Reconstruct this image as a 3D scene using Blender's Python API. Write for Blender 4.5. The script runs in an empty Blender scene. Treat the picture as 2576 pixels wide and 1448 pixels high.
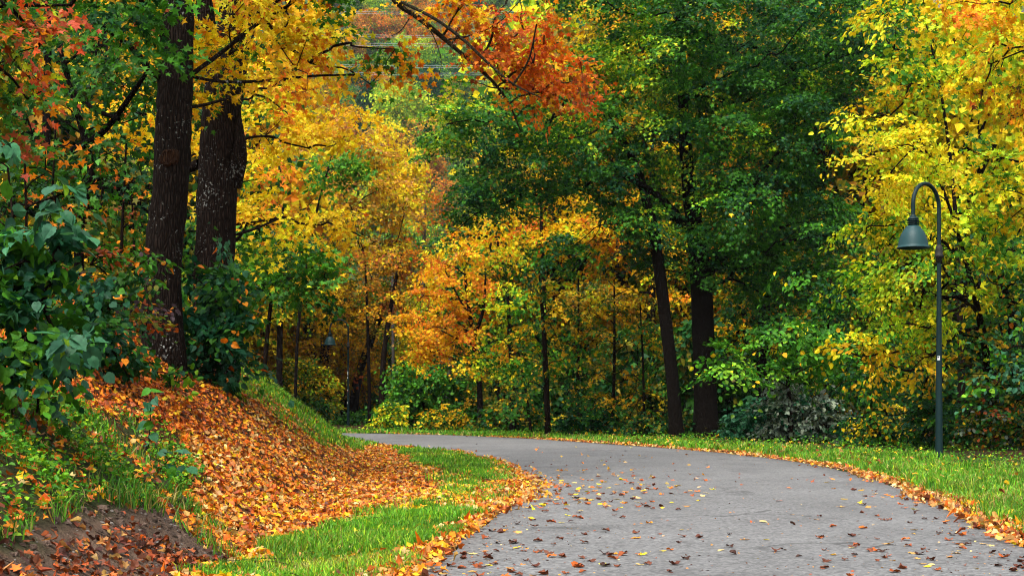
import bpy, math, random, zlib
import numpy as np

# ------------------------------------------------------------------ camera, world, sun, exposure
scene = bpy.context.scene
COL = scene.collection
R = math.radians
camd = bpy.data.cameras.new('camera'); cam = bpy.data.objects.new('camera', camd); COL.objects.link(cam)
cam.location = (0, 0, 1.0); cam.rotation_euler = (R(90), 0, 0)
camd.sensor_width = 36.0; camd.lens = 50.0; camd.shift_y = 0.1138
camd.clip_start = 0.1; camd.clip_end = 3000
scene.camera = cam

SUN_EL, SUN_AZ = 58.0, 205.0      # azimuth measured clockwise from +Y: light comes from behind and left of the camera
world = bpy.data.worlds.new('World'); scene.world = world; world.use_nodes = True
wn = world.node_tree.nodes; wl = world.node_tree.links
sky = wn.new('ShaderNodeTexSky'); sky.sky_type = 'NISHITA'; sky.sun_disc = False
sky.sun_elevation = R(SUN_EL); sky.sun_rotation = R(SUN_AZ)
sky.air_density = 1.0; sky.dust_density = 3.0; sky.ozone_density = 1.0
hsv = wn.new('ShaderNodeHueSaturation'); hsv.inputs['Saturation'].default_value = 0.33
bg = wn['Background']; bg.inputs['Strength'].default_value = 0.12
# an overcast sky is brightest overhead: the Nishita colour is scaled by the height above the horizon
wtc = wn.new('ShaderNodeTexCoord'); wsep = wn.new('ShaderNodeSeparateXYZ'); wmr = wn.new('ShaderNodeMapRange'); wvm = wn.new('ShaderNodeVectorMath'); wvm.operation = 'SCALE'
wmr.inputs[1].default_value = 0.0; wmr.inputs[2].default_value = 1.0; wmr.inputs[3].default_value = 0.45; wmr.inputs[4].default_value = 2.1
wl.new(wtc.outputs['Generated'], wsep.inputs[0]); wl.new(wsep.outputs['Z'], wmr.inputs[0]); wl.new(wmr.outputs[0], wvm.inputs['Scale'])
wl.new(sky.outputs[0], hsv.inputs['Color']); wl.new(hsv.outputs[0], wvm.inputs[0]); wl.new(wvm.outputs[0], bg.inputs['Color'])
sund = bpy.data.lights.new('sun', 'SUN'); sun = bpy.data.objects.new('sun', sund); COL.objects.link(sun)
sund.energy = 1.5; sund.angle = R(25); sund.color = (1.0, 0.95, 0.87)
sun.rotation_euler = (R(90 - SUN_EL), 0, R(180 - SUN_AZ))
scene.view_settings.view_transform = 'Standard'; scene.view_settings.look = 'None'
scene.view_settings.exposure = 1.15; scene.view_settings.gamma = 1.0
scene.view_settings.use_curve_mapping = False
cy = scene.cycles
cy.max_bounces = 6; cy.diffuse_bounces = 2; cy.glossy_bounces = 2; cy.transmission_bounces = 4; cy.transparent_max_bounces = 4
cy.use_denoising = True; cy.filter_width = 1.1
cy.caustics_reflective = False; cy.caustics_refractive = False

# ------------------------------------------------------------------ measuring helpers
F, HY, CX = 3577.0, 1016.3, 1288.0          # focal length, horizon and centre in units of the 2576 px wide photograph
def at(px, py, d):
    return np.array([(px - CX) * d / F, d, 1.0 + (HY - py) * d / F])
def to_px(p):
    return CX + p[..., 0] * F / p[..., 1], HY - (p[..., 2] - 1.0) * F / p[..., 1]
def rng_for(s): return np.random.default_rng(zlib.crc32(s.encode()))
def unit(v): return v / np.maximum(np.linalg.norm(v, axis=-1, keepdims=True), 1e-9)
def in_poly(x, y, poly):
    poly = np.asarray(poly, float); n = len(poly); res = np.zeros(np.shape(x), bool); j = n - 1
    for i in range(n):
        xi, yi = poly[i]; xj, yj = poly[j]
        c = ((yi > y) != (yj > y)) & (x < (xj - xi) * (y - yi) / (yj - yi + 1e-12) + xi)
        res ^= c; j = i
    return res
def edge_dist(x, y, poly):
    poly = np.asarray(poly, float); best = np.full(np.shape(x), 1e9)
    for i in range(len(poly)):
        a = poly[i]; b = poly[(i + 1) % len(poly)]; ab = b - a; L2 = max((ab ** 2).sum(), 1e-9)
        t = np.clip(((x - a[0]) * ab[0] + (y - a[1]) * ab[1]) / L2, 0, 1)
        best = np.minimum(best, np.hypot(x - a[0] - t * ab[0], y - a[1] - t * ab[1]))
    return best
def smooth_noise(x, y, seed=0, scale=1.0, octaves=3):
    r = np.random.default_rng(seed); out = np.zeros(np.shape(x)); amp = 1.0; tot = 0
    for o in range(octaves):
        for k in range(4):
            a = r.uniform(0, 6.283); f = r.uniform(.7, 1.4) * (2 ** o) / scale; ph = r.uniform(0, 6.283)
            out = out + amp * np.sin((x * math.cos(a) + y * math.sin(a)) * f * 2.2 + ph + 1.3 * np.sin((x * math.sin(a) - y * math.cos(a)) * f + ph * 2))
        tot += amp * 2.2; amp *= .5
    return out / tot

# ------------------------------------------------------------------ object helpers
def link(name, data, parent=None):
    o = bpy.data.objects.new(name, data); COL.objects.link(o)
    if parent is not None: o.parent = parent
    return o
def tag(o, label=None, cat=None, group=None, kind=None):
    if label: o['label'] = label
    if cat: o['category'] = cat
    if group: o['group'] = group
    if kind: o['kind'] = kind
    return o
def empty(name, loc, label, cat, group=None, rz=0):
    o = bpy.data.objects.new(name, None); COL.objects.link(o); o.location = loc; o.rotation_euler = (0, 0, rz)
    o.empty_display_size = .2
    return tag(o, label, cat, group)
def tri_mesh(name, V, T, mats, col=None, matidx=None, smooth=False):
    me = bpy.data.meshes.new(name)
    V = np.ascontiguousarray(V, np.float32); T = np.ascontiguousarray(T, np.int32)
    me.vertices.add(len(V)); me.vertices.foreach_set('co', V.ravel())
    k = T.shape[1]
    me.loops.add(T.size); me.loops.foreach_set('vertex_index', T.ravel())
    me.polygons.add(len(T)); me.polygons.foreach_set('loop_start', np.arange(0, T.size, k, dtype=np.int32))
    if matidx is not None: me.polygons.foreach_set('material_index', np.asarray(matidx, np.int32))
    me.polygons.foreach_set('use_smooth', np.full(len(T), bool(smooth)))
    me.update(calc_edges=True)
    if col is not None:
        a = me.color_attributes.new('Col', 'FLOAT_COLOR', 'POINT')
        c = np.ones((len(V), 4), np.float32); c[:, :3] = col; a.data.foreach_set('color', c.ravel())
    for m in (mats if isinstance(mats, (list, tuple)) else [mats]): me.materials.append(m)
    return me

class Wood:
    """collects tapered tubes; quads only"""
    def __init__(s): s.V = []; s.Q = []; s.n = 0
    def tube(s, P, r, sides=8, rough=0.0, rng=None, cap=True):
        P = np.asarray(P, float); r = np.asarray(r, float); n = len(P)
        tg = np.gradient(P, axis=0); tg = unit(tg)
        ref = np.where(np.abs(tg[:, :1]) > .85, np.array([[0., 1, 0]]), np.array([[1., 0, 0]]))
        a = unit(np.cross(tg, ref)); b = np.cross(tg, a)
        th = np.arange(sides) / sides * 2 * math.pi
        rr = r[:, None] * np.ones((1, sides))
        if rough and rng is not None: rr = rr * (1 + rough * rng.normal(size=(n, sides)))
        ring = P[:, None] + rr[..., None] * (np.cos(th)[None, :, None] * a[:, None] + np.sin(th)[None, :, None] * b[:, None])
        s.V.append(ring.reshape(-1, 3))
        i = np.arange(n - 1)[:, None] * sides; j = np.arange(sides)[None]; j2 = (j + 1) % sides
        q = np.stack([i + j, i + j2, i + sides + j2, i + sides + j], -1).reshape(-1, 4) + s.n
        s.Q.append(q); s.n += n * sides
    def twigs(s, A, B, ra, rb, rng, bend=.12):
        """many bent three-sided twigs at once"""
        m = len(A)
        if not m: return
        M = (A + B) / 2 + rng.normal(size=(m, 3)) * bend * np.linalg.norm(B - A, axis=1, keepdims=True)
        M[:, 2] += .08 * np.linalg.norm(B - A, axis=1)
        t = unit(B - A); a = unit(np.cross(t, np.array([.3, .2, .9]))); b = np.cross(t, a)
        rings = []
        for Pp, rr in ((A, ra), (M, (ra + rb) / 2), (B, rb)):
            for k in range(3):
                th = k * 2.0944; rings.append(Pp + np.reshape(rr, (-1, 1)) * (math.cos(th) * a + math.sin(th) * b))
        V = np.stack(rings, 1).reshape(-1, 3)
        base = np.arange(m)[:, None, None] * 9
        q = np.array([[l * 3 + k, l * 3 + (k + 1) % 3, l * 3 + 3 + (k + 1) % 3, l * 3 + 3 + k] for l in range(2) for k in range(3)])[None]
        s.V.append(V); s.Q.append((base + q).reshape(-1, 4) + s.n); s.n += len(V)
    def build(s, name, mat, parent=None, smooth=True, origin=(0, 0, 0)):
        if not s.V: return None
        me = tri_mesh(name, np.concatenate(s.V) - np.asarray(origin), np.concatenate(s.Q), mat, smooth=smooth)
        return link(name, me, parent)

def spline(P, n):
    """Catmull-Rom through the rows of P (any number of columns)"""
    P = np.asarray(P, float)
    if len(P) == 2: return P[0] + (P[1] - P[0]) * np.linspace(0, 1, n)[:, None]
    Q = np.vstack([2 * P[0] - P[1], P, 2 * P[-1] - P[-2]])
    t = np.linspace(0, len(P) - 1 - 1e-6, n); i = t.astype(int); f = (t - i)[:, None]
    p0, p1, p2, p3 = Q[i], Q[i + 1], Q[i + 2], Q[i + 3]
    return .5 * (2 * p1 + (p2 - p0) * f + (2 * p0 - 5 * p1 + 4 * p2 - p3) * f ** 2 + (3 * p1 - p0 - 3 * p2 + p3) * f ** 3)

# ------------------------------------------------------------------ materials
def mat_new(name):
    m = bpy.data.materials.new(name); m.use_nodes = True
    nt = m.node_tree; nt.nodes.clear(); out = nt.nodes.new('ShaderNodeOutputMaterial')
    return m, nt.nodes, nt.links, out
def leaf_mat(name, trans=.35, rough=.45, spec=.3, tint=(1.15, 1.1, .7)):
    m, N, L, out = mat_new(name)
    at_ = N.new('ShaderNodeAttribute'); at_.attribute_name = 'Col'
    p = N.new('ShaderNodeBsdfPrincipled'); p.inputs['Roughness'].default_value = rough; p.inputs['Specular IOR Level'].default_value = spec
    t = N.new('ShaderNodeBsdfTranslucent'); mul = N.new('ShaderNodeMix'); mul.data_type = 'RGBA'; mul.blend_type = 'MULTIPLY'
    mul.inputs['Factor'].default_value = 1; mul.inputs[7].default_value = (*tint, 1)
    noi = N.new('ShaderNodeTexNoise'); noi.inputs['Scale'].default_value = 38; noi.inputs['Detail'].default_value = 2
    tc = N.new('ShaderNodeTexCoord'); L.new(tc.outputs['Object'], noi.inputs['Vector'])
    ramp = N.new('ShaderNodeMapRange'); ramp.inputs[1].default_value = .3; ramp.inputs[2].default_value = .7; ramp.inputs[3].default_value = .72; ramp.inputs[4].default_value = 1.15
    vm = N.new('ShaderNodeVectorMath'); vm.operation = 'SCALE'
    L.new(noi.outputs[0], ramp.inputs[0]); L.new(at_.outputs['Color'], vm.inputs[0]); L.new(ramp.outputs[0], vm.inputs['Scale'])
    L.new(vm.outputs[0], p.inputs['Base Color']); L.new(vm.outputs[0], mul.inputs[6]); L.new(mul.outputs[2], t.inputs['Color'])
    mx = N.new('ShaderNodeMixShader'); mx.inputs[0].default_value = trans
    L.new(p.outputs[0], mx.inputs[1]); L.new(t.outputs[0], mx.inputs[2]); L.new(mx.outputs[0], out.inputs[0])
    return m
M_LEAF = leaf_mat('autumn_leaf', .40, .55, .12)
M_GREEN = leaf_mat('green_leaf', .3, .5, .14)
M_LITTER = leaf_mat('fallen_leaf', .12, .55, .25)
M_GRASS = leaf_mat('grass_blade', .3, .5, .25)
def bark_mat(name, c1, c2, lichen=.0, scale=1.0, lich_col=(.32, .34, .31)):
    m, N, L, out = mat_new(name)
    tc = N.new('ShaderNodeTexCoord'); mp = N.new('ShaderNodeMapping'); mp.inputs['Scale'].default_value = (scale, scale, scale * .16)
    L.new(tc.outputs['Object'], mp.inputs[0])
    v = N.new('ShaderNodeTexVoronoi'); v.feature = 'DISTANCE_TO_EDGE'; v.inputs['Scale'].default_value = 34; L.new(mp.outputs[0], v.inputs['Vector'])
    n1 = N.new('ShaderNodeTexNoise'); n1.inputs['Scale'].default_value = 22; n1.inputs['Detail'].default_value = 6; L.new(mp.outputs[0], n1.inputs['Vector'])
    rmp = N.new('ShaderNodeMapRange'); rmp.inputs[1].default_value = 0; rmp.inputs[2].default_value = .35; L.new(v.outputs[0], rmp.inputs[0])
    ad = N.new('ShaderNodeMath'); ad.operation = 'MULTIPLY_ADD'; ad.inputs[1].default_value = .6; L.new(n1.outputs[0], ad.inputs[0]); L.new(rmp.outputs[0], ad.inputs[2])
    mix = N.new('ShaderNodeMix'); mix.data_type = 'RGBA'; mix.inputs[6].default_value = (*c1, 1); mix.inputs[7].default_value = (*c2, 1)
    mm = N.new('ShaderNodeMath'); mm.operation = 'MULTIPLY'; mm.inputs[1].default_value = .62; mm.use_clamp = True; L.new(ad.outputs[0], mm.inputs[0]); L.new(mm.outputs[0], mix.inputs[0])
    cur = mix.outputs[2]
    if lichen:
        n2 = N.new('ShaderNodeTexNoise'); n2.inputs['Scale'].default_value = 30; n2.inputs['Detail'].default_value = 3; L.new(tc.outputs['Object'], n2.inputs['Vector'])
        n3 = N.new('ShaderNodeTexNoise'); n3.inputs['Scale'].default_value = 2.1; n3.inputs['Detail'].default_value = 2; L.new(tc.outputs['Object'], n3.inputs['Vector'])
        s = N.new('ShaderNodeMath'); s.operation = 'MULTIPLY_ADD'; s.inputs[1].default_value = .62; L.new(n3.outputs[0], s.inputs[0]); L.new(n2.outputs[0], s.inputs[2])
        th = N.new('ShaderNodeMapRange'); th.inputs[1].default_value = 1.02 - lichen * .14; th.inputs[2].default_value = 1.06 - lichen * .14; L.new(s.outputs[0], th.inputs[0])
        mx = N.new('ShaderNodeMix'); mx.data_type = 'RGBA'; L.new(th.outputs[0], mx.inputs[0]); L.new(cur, mx.inputs[6]); mx.inputs[7].default_value = (*lich_col, 1); cur = mx.outputs[2]
    p = N.new('ShaderNodeBsdfPrincipled'); p.inputs['Roughness'].default_value = .95; p.inputs['Specular IOR Level'].default_value = .04; L.new(cur, p.inputs['Base Color'])
    b = N.new('ShaderNodeBump'); b.inputs['Strength'].default_value = .9; b.inputs['Distance'].default_value = .03; L.new(ad.outputs[0], b.inputs['Height']); L.new(b.outputs[0], p.inputs['Normal'])
    L.new(p.outputs[0], out.inputs[0]); return m
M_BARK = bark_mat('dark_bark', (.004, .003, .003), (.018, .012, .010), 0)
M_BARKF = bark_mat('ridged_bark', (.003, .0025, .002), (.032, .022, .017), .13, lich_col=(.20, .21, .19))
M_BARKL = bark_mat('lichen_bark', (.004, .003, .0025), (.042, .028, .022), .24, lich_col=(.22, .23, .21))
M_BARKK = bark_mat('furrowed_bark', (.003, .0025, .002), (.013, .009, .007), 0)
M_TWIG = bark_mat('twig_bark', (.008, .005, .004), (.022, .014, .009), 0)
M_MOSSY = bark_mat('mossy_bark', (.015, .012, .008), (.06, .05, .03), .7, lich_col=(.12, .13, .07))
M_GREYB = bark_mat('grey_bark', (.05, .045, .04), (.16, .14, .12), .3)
def plain(name, c, rough=.6, spec=.4, noise=.12, scale=30, metal=0):
    m, N, L, out = mat_new(name)
    tc = N.new('ShaderNodeTexCoord'); n = N.new('ShaderNodeTexNoise'); n.inputs['Scale'].default_value = scale; n.inputs['Detail'].default_value = 4; L.new(tc.outputs['Object'], n.inputs['Vector'])
    r = N.new('ShaderNodeMapRange'); r.inputs[3].default_value = 1 - noise; r.inputs[4].default_value = 1 + noise; L.new(n.outputs[0], r.inputs[0])
    vm = N.new('ShaderNodeVectorMath'); vm.operation = 'SCALE'; vm.inputs[0].default_value = c; L.new(r.outputs[0], vm.inputs['Scale'])
    p = N.new('ShaderNodeBsdfPrincipled'); p.inputs['Roughness'].default_value = rough; p.inputs['Specular IOR Level'].default_value = spec; p.inputs['Metallic'].default_value = metal
    L.new(vm.outputs[0], p.inputs['Base Color']); L.new(p.outputs[0], out.inputs[0]); return m

# ------------------------------------------------------------------ palettes (linear reflectance)
C = dict(
    yellow=(.80, .57, .012), gold=(.82, .43, .010), lemon=(.76, .68, .025), orange=(.72, .22, .010), deep=(.62, .13, .010), red=(.55, .07, .012), pink=(.62, .13, .06),
    rust=(.30, .065, .014), brown=(.13, .035, .014), darkbrown=(.055, .018, .010), tan=(.48, .24, .06), cream=(.68, .45, .17), ochre=(.42, .21, .015),
    lime=(.38, .54, .018), lightgreen=(.17, .36, .018), green=(.055, .20, .012), leafgreen=(.030, .125, .010), dark=(.010, .062, .014), teal=(.010, .068, .028), bluegreen=(.035, .13, .06),
    grey=(.10, .135, .095), greylight=(.20, .25, .17), olive=(.17, .16, .012), darkolive=(.07, .085, .010), purple=(.06, .035, .04), grassy=(.10, .30, .014), grassy2=(.17, .36, .02), straw=(.42, .36, .10))
def pal(s):
    names = []; w = []
    for tok in s.split():
        k, _, v = tok.partition(':'); names.append(C[k]); w.append(float(v or 1))
    w = np.array(w); return np.array(names), w / w.sum()

# ------------------------------------------------------------------ leaf shapes: x across, y base to tip; (verts, tris)
def shape(half, fan=True, fold=.25, droop=.18):
    """half: outline of the right half from base to tip, both ends on the midrib"""
    Rr = [h for h in half]; Ll = [(-x, y) for x, y in half[-2:0:-1]]
    ol = Rr + Ll; n = len(ol)
    if fan:
        V = ol + [(0, .32)]; T = [(i, (i + 1) % n, n) for i in range(n)]
    else:
        m = len(half) - 1; V = ol; T = [(0, i, i + 1) for i in range(1, m)] + [(0, m + i, (m + 1 + i) % n) for i in range(0, n - m - 1)]
    V = np.array([(x, y, fold * abs(x) - droop * y * y) for x, y in V], float)
    return V, np.array(T, int)
MAPLE0 = shape([(0, 0), (.16, -.06), (.44, .04), (.27, .24), (.62, .52), (.42, .56), (.2, .52), (.16, .72), (0, 1.0)])
MAPLE1 = shape([(0, 0), (.40, .06), (.24, .27), (.56, .56), (.17, .54), (0, 1)], fan=True)
MAPLE2 = shape([(0, 0), (.52, .42), (.18, .52), (0, 1)], fan=False)
LOOSE = shape([(0, 0), (.14, .0), (.34, .10), (.36, .30), (.46, .50), (.36, .62), (.24, .68), (.16, .84), (0, 1.0)], fold=.45, droop=.5)
OVAL0 = shape([(0, .02), (.2, -.05), (.37, .1), (.38, .19), (.48, .33), (.43, .42), (.45, .54), (.34, .66), (.33, .76), (.15, .87), (0, 1.1)], fan=True, fold=.2, droop=.24)
OVAL1 = shape([(0, 0), (.36, .3), (.28, .72), (0, 1)], fan=False, fold=.2)
ELM0 = shape([(0, 0), (.22, .15), (.31, .42), (.22, .74), (0, 1)], fan=True, fold=.2)
QUAD = shape([(0, 0), (.45, .45), (0, 1)], fan=False, fold=.25)

def leaves(P, Nrm, D, L, col, shp, rng, curl=.5):
    V0, T0 = shp; n = len(P); k = len(V0)
    Nrm = unit(Nrm); D = unit(D - Nrm * (D * Nrm).sum(1, keepdims=True)); X = np.cross(D, Nrm)
    cz = (1 + curl * rng.normal(size=n)) * 1.0
    w = rng.uniform(.85, 1.15, n)
    L = np.asarray(L).reshape(-1, 1, 1)
    V = P[:, None] + L * ((V0[None, :, :1] * w[:, None, None]) * X[:, None] + V0[None, :, 1:2] * D[:, None] + (V0[None, :, 2:3] * cz[:, None, None]) * Nrm[:, None])
    T = (np.arange(n)[:, None, None] * k + T0[None]).reshape(-1, 3)
    return V.reshape(-1, 3), T, np.repeat(col, k, 0)

def pick(rng, palette, n): 
    c, w = palette; return c[rng.choice(len(c), n, p=w)]
def jitter(rng, col, amt=.16):
    n = len(col); return np.clip(col * np.exp(rng.normal(size=(n, 1)) * amt) * np.exp(rng.normal(size=(n, 3)) * amt * .4), 0.003, .86)

# ------------------------------------------------------------------ terrain
TOE_Y = np.array([-30, -5, 4, 8.3, 12, 19.5, 25, 30, 36, 42, 46, 50, 54, 60, 100, 500.])
TOE_X = np.array([-1.0, -1.3, -1.6, -1.69, -1.9, -2.1, -2.45, -3.1, -4.2, -5.7, -7.2, -9.8, -14, -22, -80, -700.])
def toe_x(y): return np.interp(y, TOE_Y, TOE_X)
BS = np.array([-1, 0, .3, .7, 1.6, 2.4, 3.2, 5, 12, 40, 900]); BZ = np.array([0, 0, .13, .42, 1.14, 1.74, 2.12, 2.5, 3.2, 6, 20.])
IN = np.array([(-1.75, -6), (-1.7, 0), (-.98, 5), (-.55, 8.3), (-.32, 10.9), (.02, 14.4), (.14, 17.1), (.06, 20), (-.19, 24.1), (-1.04, 29), (-2.07, 32.3), (-3.35, 35.5), (-5.0, 39.2), (-9.5, 44.5), (-16, 47), (-30, 49), (-60, 48)], float)
OUT = np.array([(1.6, -6), (1.9, 0), (2.85, 5), (3.35, 8.3), (3.7, 10.9), (4.25, 14.4), (4.6, 17.1), (4.87, 20), (4.95, 24.1), (4.35, 29), (3.5, 32.3), (2.3, 36), (.0, 42.5), (-4.5, 48.6), (-13, 51.5), (-30, 53.5), (-60, 52.5)], float)
IN_S = spline(IN, 260); OUT_S = spline(OUT, 260)
def ground_z(x, y):
    x = np.asarray(x, float); y = np.asarray(y, float)
    tx = toe_x(y); sl = (toe_x(y + 1) - toe_x(y - 1)) / 2; c = 1 / np.sqrt(1 + sl ** 2)
    s = (tx - x) * c
    z = np.interp(s, BS, BZ)
    out = np.interp(y, OUT_S[::1, 1][:200], OUT_S[:200, 0]); off = np.clip(x - out - 2.5, 0, 60)
    z = z + off * .015
    bump = smooth_noise(x, y, 3, 1.3) * .05 + smooth_noise(x, y, 5, .35, 2) * .022
    z = z + bump * np.clip((np.abs(s) - .0) * 1.2, .25, 1) * np.where(s > 0, 1.6, .5)
    h = np.clip(y - 220, 0, 500); z = z + h * .5 * np.clip(h / 40, 0, 1) + smooth_noise(x, y, 9, 40) * np.clip(h, 0, 40) * .08
    return z
def ground_pt(px, py, lo=5.0, hi=70.0):
    """where the sight line through a photo point meets the ground"""
    px = np.asarray(px, float); py = np.asarray(py, float)
    a = np.full(px.shape, lo); b = np.full(px.shape, hi); found = np.zeros(px.shape, bool); d0 = a.copy(); prev = a.copy()
    for d in np.linspace(lo, hi, 170):
        z = 1 + (HY - py) * d / F; g = ground_z((px - CX) * d / F, np.full(px.shape, d))
        hit = (z < g) & ~found; b = np.where(hit, d, b); a = np.where(hit, prev, a); found |= hit; prev = np.where(found, prev, d)
    for _ in range(14):
        m = (a + b) / 2; z = 1 + (HY - py) * m / F; g = ground_z((px - CX) * m / F, m); under = z < g
        b = np.where(under, m, b); a = np.where(under, a, m)
    return np.stack([(px - CX) * b / F, b, ground_z((px - CX) * b / F, b)], -1), found
def road_offset(x, y):
    """signed distances from the inner and outer road edges (positive: outside the road)"""
    P = np.stack([x, y], -1)
    def sd(E, sgn):
        best = np.full(len(P), 1e9); val = np.zeros(len(P))
        a = E[:-1]; b = E[1:]
        for i in range(0, len(a)):
            ab = b[i] - a[i]; l2 = ab @ ab; t = np.clip(((P - a[i]) @ ab) / l2, 0, 1); q = a[i] + t[:, None] * ab; dd = np.hypot(*(P - q).T)
            cr = ab[0] * (P[:, 1] - a[i][1]) - ab[1] * (P[:, 0] - a[i][0])
            m = dd < best; best = np.where(m, dd, best); val = np.where(m, np.sign(cr) * dd, val)
        return val * sgn
    return sd(IN_S[::2], 1), sd(OUT_S[::2], -1)

# ================================================================== THE SETTING: ground, road
def ground_material():
    m, N, L, out = mat_new('soil')
    a = N.new('ShaderNodeAttribute'); a.attribute_name = 'Col'
    tc = N.new('ShaderNodeTexCoord')
    n = N.new('ShaderNodeTexNoise'); n.inputs['Scale'].default_value = 9; n.inputs['Detail'].default_value = 9; n.inputs['Roughness'].default_value = .7; L.new(tc.outputs['Object'], n.inputs['Vector'])
    n2 = N.new('ShaderNodeTexNoise'); n2.inputs['Scale'].default_value = 70; n2.inputs['Detail'].default_value = 4; L.new(tc.outputs['Object'], n2.inputs['Vector'])
    r = N.new('ShaderNodeMapRange'); r.inputs[1].default_value = .3; r.inputs[2].default_value = .72; r.inputs[3].default_value = .5; r.inputs[4].default_value = 1.6; L.new(n.outputs[0], r.inputs[0])
    vm = N.new('ShaderNodeVectorMath'); vm.operation = 'SCALE'; L.new(a.outputs['Color'], vm.inputs[0]); L.new(r.outputs[0], vm.inputs['Scale'])
    p = N.new('ShaderNodeBsdfPrincipled'); p.inputs['Roughness'].default_value = .95; p.inputs['Specular IOR Level'].default_value = .1; L.new(vm.outputs[0], p.inputs['Base Color'])
    ad = N.new('ShaderNodeMath'); ad.operation = 'MULTIPLY_ADD'; ad.inputs[1].default_value = .35; L.new(n2.outputs[0], ad.inputs[0]); L.new(n.outputs[0], ad.inputs[2])
    b = N.new('ShaderNodeBump'); b.inputs['Strength'].default_value = 1; b.inputs['Distance'].default_value = .1; L.new(ad.outputs[0], b.inputs['Height']); L.new(b.outputs[0], p.inputs['Normal'])
    L.new(p.outputs[0], out.inputs[0]); return m
def asphalt_material():
    m, N, L, out = mat_new('worn_asphalt')
    tc = N.new('ShaderNodeTexCoord')
    def noise(scale, det=4, rough=.6):
        n = N.new('ShaderNodeTexNoise'); n.inputs['Scale'].default_value = scale; n.inputs['Detail'].default_value = det; n.inputs['Roughness'].default_value = rough; L.new(tc.outputs['Object'], n.inputs['Vector']); return n.outputs[0]
    def rng_(v, a, b, c, d):
        r = N.new('ShaderNodeMapRange'); r.inputs[1].default_value = a; r.inputs[2].default_value = b; r.inputs[3].default_value = c; r.inputs[4].default_value = d; L.new(v, r.inputs[0]); return r.outputs[0]
    def mul(a, b):
        x = N.new('ShaderNodeMath'); x.operation = 'MULTIPLY'; L.new(a, x.inputs[0]); L.new(b, x.inputs[1]); return x.outputs[0]
    vo = N.new('ShaderNodeTexVoronoi'); vo.inputs['Scale'].default_value = 48; L.new(tc.outputs['Object'], vo.inputs['Vector'])
    sep = N.new('ShaderNodeSeparateColor'); L.new(vo.outputs['Color'], sep.inputs[0])
    grain = rng_(sep.outputs[0], 0, 1, .62, 1.38)
    fine = rng_(noise(22, 4, .75), .3, .7, .72, 1.28)
    blot = rng_(noise(1.1, 6, .62), .3, .72, .84, 1.13)
    big = rng_(noise(.28, 3), .3, .7, .9, 1.1)
    # thin cracks that wander along the surface
    vc = N.new('ShaderNodeTexVoronoi'); vc.feature = 'DISTANCE_TO_EDGE'; vc.inputs['Scale'].default_value = .42
    ds = N.new('ShaderNodeTexNoise'); ds.inputs['Scale'].default_value = 1.7; ds.inputs['Detail'].default_value = 7; L.new(tc.outputs['Object'], ds.inputs['Vector'])
    dm = N.new('ShaderNodeVectorMath'); dm.operation = 'MULTIPLY_ADD'; dm.inputs[1].default_value = (.9, .9, .9); L.new(ds.outputs['Color'], dm.inputs[0]); L.new(tc.outputs['Object'], dm.inputs[2]); L.new(dm.outputs[0], vc.inputs['Vector'])
    crack = rng_(vc.outputs[0], .003, .012, .45, 1.0)
    brk = rng_(noise(.45, 2), .44, .56, 0, 1)
    cm = N.new('ShaderNodeMix'); cm.data_type = 'FLOAT'; cm.inputs[2].default_value = 1.0; L.new(brk, cm.inputs[0]); L.new(crack, cm.inputs[3])
    patch = rng_(noise(.7, 2, .4), .64, .68, 1.0, .84)
    v = mul(mul(mul(grain, fine), mul(blot, big)), mul(cm.outputs[0], patch))
    vm = N.new('ShaderNodeVectorMath'); vm.operation = 'SCALE'; vm.inputs[0].default_value = ROADC; L.new(v, vm.inputs['Scale'])
    p = N.new('ShaderNodeBsdfPrincipled'); p.inputs['Roughness'].default_value = .8; p.inputs['Specular IOR Level'].default_value = .3; L.new(vm.outputs[0], p.inputs['Base Color'])
    b = N.new('ShaderNodeBump'); b.inputs['Strength'].default_value = .6; b.inputs['Distance'].default_value = .008; L.new(grain, b.inputs['Height']); L.new(b.outputs[0], p.inputs['Normal'])
    L.new(p.outputs[0], out.inputs[0]); return m
ROADC = (.130, .129, .126)

GRASS_FRONT = [(470, 1470), (560, 1420), (650, 1380), (760, 1345), (900, 1330), (1060, 1290), (1200, 1270), (1250, 1290), (1090, 1380), (960, 1470)]
GRASS_FAR = [(985, 1128), (1060, 1122), (1160, 1135), (1280, 1165), (1345, 1200), (1330, 1218), (1240, 1216), (1130, 1192), (1040, 1162)]
GRASS_MIX = [(1030, 1162), (1130, 1190), (1320, 1216), (1300, 1275), (1180, 1290), (1060, 1310), (880, 1345), (820, 1330), (1000, 1270), (1120, 1225)]
GRASS_BANK = [(-40, 1040), (150, 1010), (300, 1060), (430, 1120), (510, 1200), (440, 1265), (280, 1295), (150, 1310), (-40, 1390)]
GRASS_CREST = [(560, 880), (700, 930), (800, 990), (880, 1050), (960, 1120), (870, 1135), (800, 1105), (700, 1045), (590, 985)]
DIRT = [(-60, 1375), (150, 1305), (280, 1290), (440, 1255), (520, 1330), (600, 1385), (520, 1430), (470, 1480), (-60, 1480)]

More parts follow.
